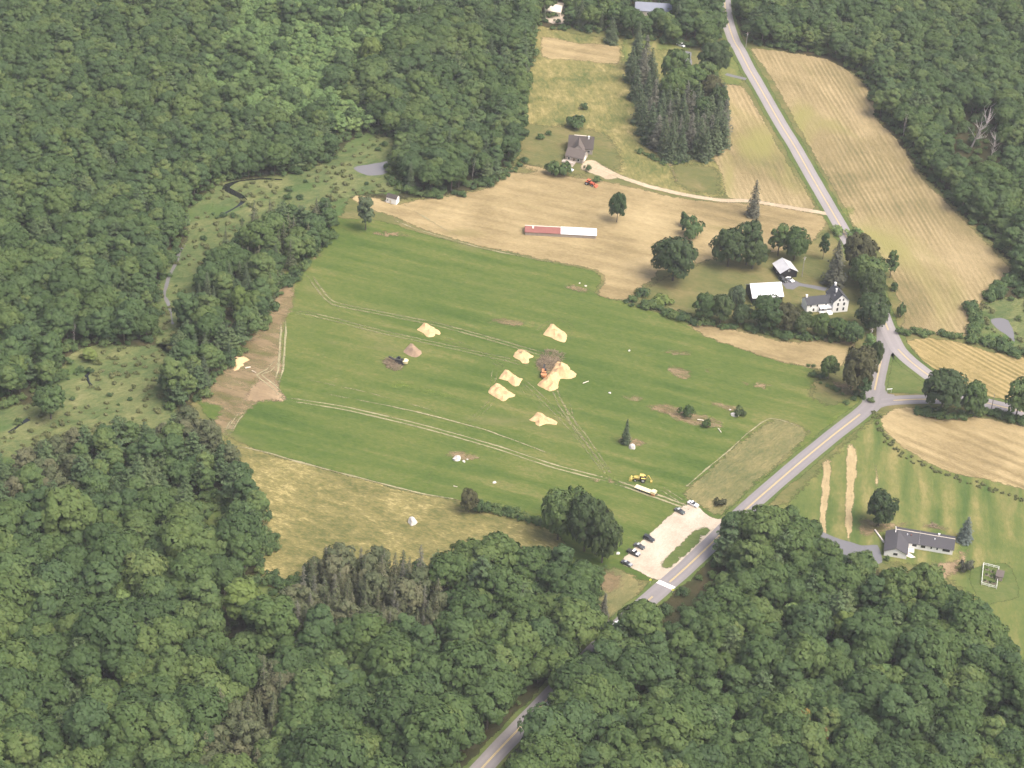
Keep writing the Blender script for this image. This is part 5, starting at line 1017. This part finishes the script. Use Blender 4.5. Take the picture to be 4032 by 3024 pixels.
car(pz(*K2, 410, 560), LOTA, C_black, 'black pickup with white roof and bonnet in the car park', name='parked_pickup', cat='pickup', kind='pickup', roofm=C_white, hoodm=C_white, group=GP, z=zc)
car(pz(*K2, 265, 790), LOTA, C_dark, 'dark car with silver bonnet at the bottom of the car park', kind='sedan', roofm=C_silver, hoodm=C_silver, group=GP, z=zc)
car(pz(*BN, 848, 572), hd2(*BN, (780, 520), (900, 600)), C_white, 'white car in front of the silver-roofed barn', kind='sedan', z=.055)
car(pz(*BN, 745, 575), hd2(*BN, (700, 545), (790, 605)), C_black, 'black car beside the white car at the barn', kind='suv', z=.055)
K3 = ((2340, 2380), 9.217)
car(pz(*K3, 790, 800), A_ROAD, C_white, 'white pickup stopped on the shaded road below the car park', name='parked_pickup', cat='pickup', kind='pickup', z=.075)
car(pz((2120, 0), 2.765, 1550, 500), hd2((2120, 0), 2.765, (1500, 460), (1590, 500)), C_white, 'white van by the far trees at the top', name='parked_van', cat='van', kind='van', z=.04)
car(pz(*BH, 330, 1415), hd2(*BH, (200, 1370), (480, 1450)), C_ice, 'pale blue-white car below the brown house deck', kind='sedan', z=.05)
MB().cyl((0, 0, 0), (0, 0, 1.5), .5, .5, 14).cyl((0, 0, 1.5), (0, 0, 1.58), .55, .5, 14).build('barrel', T_dark); bo = bpy.data.objects['barrel']; bo.location = tuple(pz(*K3, 385, 915)); bo.location.z = .06; tag(bo, 'black barrel at the road edge below the car park', 'barrel')

def tractor(loc, rz, body, label, scale=1.0, loader=True, hoe=True, name='tractor'):
    root = empty(name, loc, rz, label, 'tractor'); root.scale = (scale,) * 3
    MB().box((.9, 0, 1.05), (2.2, .8, .75), top=.92).build('bonnet', body, root); MB().box((-.4, 0, .8), (3.6, .7, .5)).build('chassis', T_dark, root)
    MB().hexa([(-1.4, -.75, 1.1), (.05, -.75, 1.1), (.05, .75, 1.1), (-1.4, .75, 1.1), (-1.25, -.65, 2.4), (-.15, -.65, 2.4), (-.15, .65, 2.4), (-1.25, .65, 2.4)]).build('cab_glass', P_glass, root)
    MB().box((-.7, 0, 2.45), (1.5, 1.5, .12)).build('cab_roof', body, root)
    for sy in (-1, 1):
        wheel(root, -1.2, sy * 1.0, .85, .5); wheel(root, 1.5, sy * .9, .52, .35); MB().box((-1.2, sy * 1.0, 1.75), (1.5, .55, .1)).build('mudguard', body, root)
        if loader: MB().tube([(-.1, sy * .62, 1.5), (1.6, sy * .62, 1.55), (2.9, sy * .62, .5)], [.11, .11, .1], 6).build('loader_arm', body, root)
    if loader: MB().hexa([(2.7, -1.15, .1), (3.7, -1.15, .1), (3.7, 1.15, .1), (2.7, 1.15, .1), (2.65, -1.15, .95), (3.0, -1.15, .95), (3.0, 1.15, .95), (2.65, 1.15, .95)]).build('bucket', body, root)
    if hoe: MB().tube([(-2.1, 0, 1.0), (-2.9, .1, 2.7), (-3.9, .3, 1.4), (-4.1, .3, .4)], [.18, .16, .13, .12], 6).box((-4.1, .3, .35), (.7, .8, .6)).build('hoe_arm', body, root)
    return root
tractor(pz(*K1, 480, 320), hd2(*K1, (520, 300), (300, 275)), C_yel, 'yellow backhoe loader on the green field above the car park', 1.15, name='backhoe_loader')
tractor(pz((2000, 480), 3.687, 1190, 915), hd2((2000, 480), 3.687, (1110, 880), (1280, 935)), C_red, 'orange-red tractor in the hay field below the gravel drive', 1.1, hoe=False)
# flatbed trailer
tl = empty('flatbed_trailer', pz(*K1, 620, 590), hd2(*K1, (430, 500), (810, 640)), 'long pale flatbed trailer parked by the field track', 'trailer')
MB().box((0, 0, 1.0), (9.0, 2.4, .25)).build('deck', C_pale, tl); MB().box((3.6, 0, 1.5), (2.0, 2.4, .8), top=.9).build('headboard', C_pale, tl); MB().box((3.9, -1.26, .7), (1.8, .1, .7)).build('tool_box', C_orange, tl)
MB().box((0, -1.22, .85), (9.0, .06, .2)).build('side_rail', T_dark, tl); MB().box((0, 1.22, .85), (9.0, .06, .2)).build('side_rail', T_dark, tl); MB().box((4.9, 0, .7), (1.0, .3, .2)).build('drawbar', T_dark, tl); MB().box((-.5, 0, .6), (8, .9, .3)).build('chassis', T_dark, tl)
for x in (-2.6, -1.6, 3.3):
    for sy in (-1, 1): wheel(tl, x, sy * 1.0, .45, .3)

# ------------------------------------------------------------------ chip heaps, brush and grinders
def mk_chip(name, lo, hi):
    g = G(name); p = g.pos(); n = g.noise(p, .35, 5, .7)
    g.color(g.ramp(n, [(.25, lo), (.75, hi)])); g.bump(g.noise(p, 2.2, 4), .5, .3); g.b.inputs['Roughness'].default_value = 1; return g.m
M_chip = mk_chip('fresh_wood_chips', (.47, .305, .155), (.60, .425, .235)); M_mulch = mk_chip('brown_mulch', (.22, .155, .10), (.33, .24, .165)); M_twig = mk_chip('brush_twigs', (.16, .125, .085), (.32, .25, .165))
def heap(name, P, mat, h, label, cat='heap', sp=.9, seed=0, group=None):
    B = resample(P, 1.0); B = [(b.x + .35 * mnoise.noise((b.x * .7, b.y * .7, seed)), b.y + .35 * mnoise.noise((b.x * .7, b.y * .7, seed + 5))) for b in B]
    xs = [b[0] for b in B]; ys = [b[1] for b in B]; gx, gy = np.meshgrid(np.arange(min(xs), max(xs), sp), np.arange(min(ys), max(ys), sp))
    q = np.stack([gx.ravel(), gy.ravel()], 1) + NP.uniform(-.3, .3, (gx.size, 2)) * sp; q = q[inside(B, q)]; q = q[segdist(B, q) > .35]
    r = delaunay_2d_cdt([Vector(b) for b in B] + [Vector(p) for p in q], [], [list(range(len(B)))], 1, 1e-4)
    co = np.array([(v.x, v.y) for v in r[0]]); d = segdist(B, co); c = co.mean(0)
    zz_ = [(-.05 if dd < .02 else h * 1.45 * min(1, dd / 3.2) ** .85 * (.75 + .75 * mnoise.noise((x * .35, y * .35, seed)) + .22 * mnoise.noise((x * 1.1, y * 1.1, seed)))) for (x, y), dd in zip(co, d)]
    m = MB(); m.v = [(x - c[0], y - c[1], z + .05) for (x, y), z in zip(co, zz_)]; m.f = [tuple(f) if (co[f[1]][0]-co[f[0]][0])*(co[f[2]][1]-co[f[0]][1])-(co[f[1]][1]-co[f[0]][1])*(co[f[2]][0]-co[f[0]][0]) > 0 else tuple(f)[::-1] for f in r[2]]
    o = m.build(name, mat); o.location = (c[0], c[1], 0); tag(o, label, cat, group); return o
HP = ((1880, 1250), 3.687); HQ = ((1480, 1240), 7.373); HR = ((860, 1360), 8.508)
GH = 'cream wood-chip heaps on the green field'
heap('chip_heap', zz(*HP, [(1065, 95), (1110, 95), (1150, 140), (1215, 180), (1290, 235), (1300, 290), (1275, 360), (1190, 350), (1130, 325), (1075, 290), (1010, 275), (950, 245), (1000, 185)]), M_chip, 1.5, 'topmost cream wood-chip heap on the green field', seed=1, group=GH)
heap('chip_heap', zz(*HP, [(600, 460), (680, 480), (745, 515), (780, 545), (840, 565), (770, 590), (750, 600), (745, 665), (650, 665), (610, 620), (515, 565), (550, 510)]), M_chip, 1.4, 'small cream chip heap just left of the largest heap', seed=2, group=GH)
heap('chip_heap', zz(*HP, [(400, 755), (450, 765), (520, 820), (610, 880), (700, 890), (650, 905), (600, 990), (540, 1000), (490, 970), (440, 925), (310, 885), (350, 830)]), M_chip, 1.4, 'upper of two close cream chip heaps below the tracks', seed=3, group=GH)
heap('chip_heap', zz(*HP, [(270, 950), (320, 965), (400, 1020), (460, 1070), (550, 1120), (545, 1145), (460, 1165), (430, 1190), (370, 1220), (230, 1140), (155, 1090), (190, 1020)]), M_chip, 1.4, 'lower of two close cream chip heaps below the tracks', seed=4, group=GH)
heap('chip_heap', zz(*HP, [(1100, 690), (1150, 655), (1270, 670), (1310, 690), (1350, 745), (1330, 775), (1390, 775), (1435, 820), (1420, 865), (1330, 895), (1210, 885), (1180, 940), (1165, 1030), (1100, 1060), (1040, 1075), (960, 1030), (865, 980), (970, 880), (1050, 800), (1090, 750)]), M_chip, 2.0, 'largest cream chip heap, three-lobed, beside the grinder', seed=5, group=GH)
heap('chip_heap', zz(*HP, [(870, 1375), (940, 1390), (1000, 1440), (1080, 1470), (1160, 1520), (1140, 1560), (1000, 1545), (900, 1580), (850, 1560), (835, 1515), (750, 1490), (820, 1430)]), M_chip, 1.4, 'lowest cream chip heap, with a long tail to the right', seed=6, group=GH)
heap('chip_heap', zz(*HQ, [(1400, 230), (1480, 240), (1580, 310), (1680, 360), (1800, 430), (1890, 530), (1840, 580), (1720, 560), (1730, 610), (1600, 650), (1470, 625), (1370, 520), (1200, 440), (1250, 370)]), M_chip, 1.4, 'cream chip heap far left on the field above the brown heap', seed=7, group=GH)
heap('mulch_heap', zz(*HQ, [(1020, 820), (1080, 840), (1180, 950), (1300, 1040), (1330, 1120), (1260, 1200), (1180, 1240), (1020, 1210), (850, 1120), (790, 1050), (900, 930)]), M_mulch, 1.5, 'dull brown fan-shaped heap beside the dark machine', seed=8)
heap('chip_heap', zz(*HR, [(310, 600), (360, 520), (500, 440), (600, 365), (720, 390), (840, 370), (950, 410), (1040, 495), (900, 560), (830, 600), (850, 670), (740, 720), (680, 800), (530, 860), (480, 800), (540, 760), (480, 720), (360, 690)]), M_chip, 1.6, 'ragged orange-cream chip heap against the left woods', seed=9, group='chip heap at the wood edge')
def brush(loc, R, h, n, label, seed):
    r = random.Random(seed); m = MB()
    for k in range(n):
        a = r.random() * 6.28; d = R * math.sqrt(r.random()); x, y = d * math.cos(a), d * math.sin(a); z = h * (1 - (d / R) ** 2) * r.random() + .15
        b_ = r.random() * 6.28; l = r.uniform(.8, 2.2); t = r.uniform(-.3, .5)
        m.cyl((x, y, z), (x + math.cos(b_) * l, y + math.sin(b_) * l, max(.1, z + t)), r.uniform(.05, .12), .03, 4)
    o = m.build('brush_heap', M_twig); o.location = (loc.x, loc.y, .03); tag(o, label, 'brush heap'); return o
brush(pz((2080, 1370), 10.055, 740, 640), 4.6, 1.6, 420, 'tangled grey-brown brush heap behind the largest chip heap', 3)
brush(pz((2080, 1370), 10.055, 950, 330), 5.2, .5, 260, 'thin scatter of pale brush above the largest chip heap', 4)
brush(pz(*HQ, 470, 1390), 3.4, 1.6, 300, 'brown brush heap piled on the dark machine', 5)
brush(pz(*HQ, 560, 1500), 3.2, .5, 160, 'flat scatter of brush below the dark machine', 6)
def grinder(loc, rz, body, end, label, s=1.0):
    root = empty('wood_grinder', loc, rz, label, 'machine'); root.scale = (s,) * 3
    for sy in (-1, 1): MB().hexa([(-2.2, sy * 1.1 - .25, 0), (2.2, sy * 1.1 - .25, 0), (2.2, sy * 1.1 + .25, 0), (-2.2, sy * 1.1 + .25, 0), (-2.5, sy * 1.1 - .25, .8), (2.5, sy * 1.1 - .25, .8), (2.5, sy * 1.1 + .25, .8), (-2.5, sy * 1.1 + .25, .8)]).build('track', T_dark, root)
    MB().box((0, 0, 1.5), (4.4, 2.2, 1.4), top=.9).build('engine_housing', body, root); MB().cyl((2.6, 0, .9), (2.6, 0, 2.2), 1.3, 1.5, 14).build('tub', end, root)
    MB().hexa([(-5.2, -.5, 2.3), (-2.0, -.5, 1.0), (-2.0, .5, 1.0), (-5.2, .5, 2.3), (-5.2, -.5, 2.6), (-2.0, -.5, 1.4), (-2.0, .5, 1.4), (-5.2, .5, 2.6)]).build('conveyor', T_dark, root); MB().box((-.6, .7, 2.5), (1.2, .9, .8)).build('cab', P_glass, root)
    return root
grinder(pz(*HQ, 690, 1400), hd2(*HQ, (560, 1340), (800, 1390)), T_dark, C_pale, 'dark machine with a pale yellow drum left of centre', .95)
grinder(pz((2080, 1370), 10.055, 610, 1060), hd2((2080, 1370), 10.055, (620, 760), (600, 1100)), C_orange, C_orange, 'orange-brown wood grinder beside the largest chip heap', .9)
# logs
def log(a, b_, r_, label, mat=None):
    c = (a + b_) / 2; d = (b_ - a); o = MB().cyl((-d.length / 2, 0, r_ + .1), (d.length / 2, 0, r_ + .1), r_, r_ * .8, 9).build('log', mat or P_cream); o.location = (c.x, c.y, .05); o.rotation_euler = (0, 0, math.atan2(d.y, d.x)); tag(o, label, 'log')
log(*Z(*HR, [(900, 785), (1075, 750)]), .3, 'pale log lying beside the ragged chip heap')
log(*Z(*HR, [(1120, 860), (1260, 930)]), .15, 'thin pale stick right of the ragged chip heap')
log(*Z((2640, 1570), 6.9125, [(730, 585), (905, 610)]), .25, 'pale log between the two field bushes'); log(*Z((2640, 1570), 6.9125, [(1300, 830), (1380, 935)]), .22, 'pale log on the bare earth right of the field bushes')
log(*Z((1880, 1250), 3.687, [(1530, 965), (1610, 935)]), .22, 'white stick lying on grass right of the largest heap'); log(*Z((1700, 1740), 6.144, [(525, 1080), (620, 1100)]), .15, 'pale stick on the grass above the hay meadow')

# ------------------------------------------------------------------ boulders
def boulder(loc, sx, sy, sz, label, seed, mat=None, name='boulder'):
    import bmesh
    bm = bmesh.new(); bmesh.ops.create_icosphere(bm, subdivisions=2, radius=1.0)
    for v in bm.verts:
        n = v.co.normalized(); k = 1 + .42 * mnoise.noise(n * 1.3 + Vector((seed, 0, 0))) + .22 * mnoise.noise(n * 2.7 + Vector((0, seed, 0)))
        v.co = Vector((n.x * sx * k, n.y * sy * k, max(-.3, n.z * sz * k * .8 + sz * .12)))
    me = bpy.data.meshes.new(name); bm.to_mesh(me); bm.free(); me.materials.append(mat or P_stone); o = obj(name, me); o.location = (loc.x, loc.y, .03); o.rotation_euler = (0, 0, seed); tag(o, label, 'rock'); return o
Q1 = ((1700, 1740), 6.144)
boulder(pz(*Q1, 610, 420), 2.0, 1.4, 1.5, 'largest white boulder of three on the lower green field', 1); boulder(pz(*Q1, 775, 475), .8, .6, .5, 'middle small stone right of the largest white boulder', 2); boulder(pz(*Q1, 860, 425), .5, .4, .4, 'smallest stone of three on the lower green field', 3)
boulder(pz(*Q1, 1515, 985), .9, .7, .6, 'white stone at the tip of a brown streak', 4)
boulder(pz((2380, 1620), 10.37, 1120, 1470), 1.6, 1.4, 1.7, 'big white boulder at the foot of the lone spruce', 5)
boulder(pz((2640, 1570), 6.9125, 1740, 450), 1.8, 1.2, 1.1, 'white rock outcrop in front of the dark low bush', 6); boulder(pz((2640, 1570), 6.9125, 1625, 305), .5, .4, .4, 'small stone above the white rock outcrop', 7)
boulder(pz((1560, 1990), 13.825, 880, 960), 1.8, 1.6, 2.6, 'rounded white boulder alone in the hay meadow', 8)
boulder(W(1317, 849), .7, .5, .4, 'small white stone near the lone spruce side of field', 9); boulder(W(1359, 758), .5, .5, .6, 'tiny pale stone in the upper right green field', 10)
for i, (x, y) in enumerate([(1003, 1089), (1008, 1094), (1022, 1098)]): boulder(W(x, y), .6, .5, .4, ['first pale stone left of the hedge', 'second pale stone left of the hedge', 'third pale stone left of the hedge'][i], 11 + i)
boulder(W(1335, 1196), .9, .7, .6, 'pale stone on the grass beside the lowest parked cars', 20); boulder(W(1355, 1350, 0), 1.6, 1.1, .9, 'tan rock heap on the road shoulder by the white pickup', 21, P_conc); boulder(W(1265, 618), .7, .5, .4, 'pale stone in the corner of the green field by the hay', 22); boulder(W(1252, 612), .5, .4, .35, 'smaller stone beside the corner stone by the hay', 23)

# ------------------------------------------------------------------ poles and signs
def pole(base, h, label, arm=True):
    root = empty('utility_pole', base, .5, label, 'pole')
    MB().cyl((0, 0, 0), (0, 0, h), .19, .13, 8).build('post', M_pale, root)
    if arm: MB().box((0, 0, h - .7), (2.2, .12, .14)).build('crossarm', P_wood, root); MB().cyl((.25, .1, h - 2.1), (.25, .1, h - 1.2), .2, .2, 8).build('transformer', P_silver, root)
    return root
pole(W(1877, 752), 10.5, 'grey utility pole in the brush beside the junction'); pole(W(1732, 598), 11, 'thin utility pole by the silver-roofed barn'); pole(W(1611, 103), 9.5, 'utility pole beside the upper road at the field corner'); pole(gfull(3903, 1613), 8, 'dark pole beside the right-hand road', False)
def sign(base, rz, w, h, z, mat, label, posts=1, pent=False):
    root = empty('road_sign', base, rz, label, 'sign')
    for k in range(posts): x = 0 if posts == 1 else (-.4 + .8 * k) * w; MB().cyl((x, 0, 0), (x, 0, z + h / 2), .06, .06, 6).build('post', P_silver, root)
    if pent: MB().add([(-w / 2, -.06, z - h / 2), (w / 2, -.06, z - h / 2), (w / 2, -.06, z + h * .15), (0, -.06, z + h / 2), (-w / 2, -.06, z + h * .15), (-w / 2, -.1, z - h / 2), (w / 2, -.1, z - h / 2), (w / 2, -.1, z + h * .15), (0, -.1, z + h / 2), (-w / 2, -.1, z + h * .15)], [(0, 1, 2, 3, 4), (9, 8, 7, 6, 5)] + [(i, i + 5, (i + 1) % 5 + 5, (i + 1) % 5) for i in range(5)]).build('board', mat, root)
    else: MB().box((0, -.08, z), (w, .06, h)).build('board', mat, root)
    return root
S_lime = plain('fluorescent_sign', (.60, .62, .10), .5, .3, .03)
sign(pz(*K2, 770, 1205), .3, .95, 1.05, 2.0, S_lime, 'yellow-green crossing sign on the verge below the car park', pent=True); sign(pz(*K2, 1262, 1400), .3, .95, 1.05, 1.5, S_lime, 'yellow-green crossing sign on the far side of the crosswalk', pent=True)
sign(gfull(3500, 1548), .25, 2.4, .45, 2.2, P_white, 'white signboard on two posts at the tip of the island', 2)

# ------------------------------------------------------------------ fenced garden
GD = ((3740, 2160), 7.575); gc = [Vector((q[0], q[1])) for q in zz(*GD, [(990, 500), (1455, 610), (1385, 1205), (940, 1085)])]
g0 = sum(gc, Vector((0, 0))) / 4; root = empty('garden_fence', (g0.x, g0.y, .03), 0, 'white post-and-rail fence round the vegetable garden', 'fence')
for i in range(4):
    a, b_ = gc[i] - g0, gc[(i + 1) % 4] - g0; n = max(2, int((b_ - a).length / 2.0))
    for k in range(n): q = a.lerp(b_, k / n); MB().box((q.x, q.y, .65), (.14, .14, 1.3)).build('post', P_white, root)
    for z_ in (.55, 1.2):
        d = (b_ - a); m_ = (a + b_) / 2; MB().box((m_.x, m_.y, z_), (d.length, .10, .14), math.atan2(d.y, d.x)).build('rail', P_white, root)
ang = math.atan2((gc[1] - gc[0]).y, (gc[1] - gc[0]).x); ui = (gc[1] - gc[0]); vi = (gc[3] - gc[0])
for i, (u, v, mt, what) in enumerate([(.28, .18, L_mix, 'top left'), (.62, .22, L_oak, 'top'), (.28, .45, L_dark, 'middle left'), (.55, .48, L_mix, 'middle'), (.22, .78, L_dark, 'lower left'), (.5, .8, L_mix, 'lower middle'), (.78, .8, L_oak, 'lower right')]):
    c = gc[0] + ui * u + vi * v; rb = empty('raised_bed', (c.x, c.y, .03), ang, 'grey-edged vegetable bed at the %s of the fenced garden' % what, 'garden bed', 'raised beds in the fenced garden')
    MB().box((0, -.5, .16), (1.3, .08, .32)).box((0, .5, .16), (1.3, .08, .32)).box((-.65, 0, .16), (.08, .92, .32)).box((.65, 0, .16), (.08, .92, .32)).build('frame', P_wood, rb); MB().box((0, 0, .12), (1.2, .9, .24)).build('soil', M_bark, rb)
    cr = PROTO['tuft', i % 2][0]; o = obj('plants', cr, rb); o.scale = (.55, .45, .9); o.location = (0, 0, .2); swap(o, mt)
q = pz(*GD, 1470, 880); dk = empty('potting_shed', (q.x, q.y, .03), ang, 'low grey plank shed against the garden fence', 'shed')
MB().box((0, 0, .9), (2.6, 3.4, 1.8)).build('wall', P_wood, dk); MB().hexa([(-1.5, -1.9, 1.8), (1.5, -1.9, 1.8), (1.5, 1.9, 1.8), (-1.5, 1.9, 1.8), (-1.5, -1.9, 2.0), (1.5, -1.9, 2.0), (1.5, 1.9, 2.5), (-1.5, 1.9, 2.5)]).build('roof', P_brown2, dk); MB().box((-.4, -1.73, .85), (.9, .06, 1.6)).build('door', P_brownw, dk)
brush(pz((3380, 2040), 5.027, 1480, 160), 1.5, .4, 60, 'pale heap of sticks on the dry lawn behind the ranch house', 9)

# ------------------------------------------------------------------ air
hz = bpy.data.materials.new('summer_haze'); hz.use_nodes = True; t = hz.node_tree; t.nodes.remove(t.nodes['Principled BSDF'])
pv = t.nodes.new('ShaderNodeVolumePrincipled'); pv.inputs['Color'].default_value = (.93, .96, 1.0, 1); pv.inputs['Density'].default_value = HAZE_D; pv.inputs['Anisotropy'].default_value = .2
t.links.new(pv.outputs[0], t.nodes['Material Output'].inputs['Volume'])
m = MB().box((0, 300, 262), (5200, 6200, 526)); o = m.build('haze', hz); tag(o, 'thin bluish summer haze over the whole valley', kind='stuff')
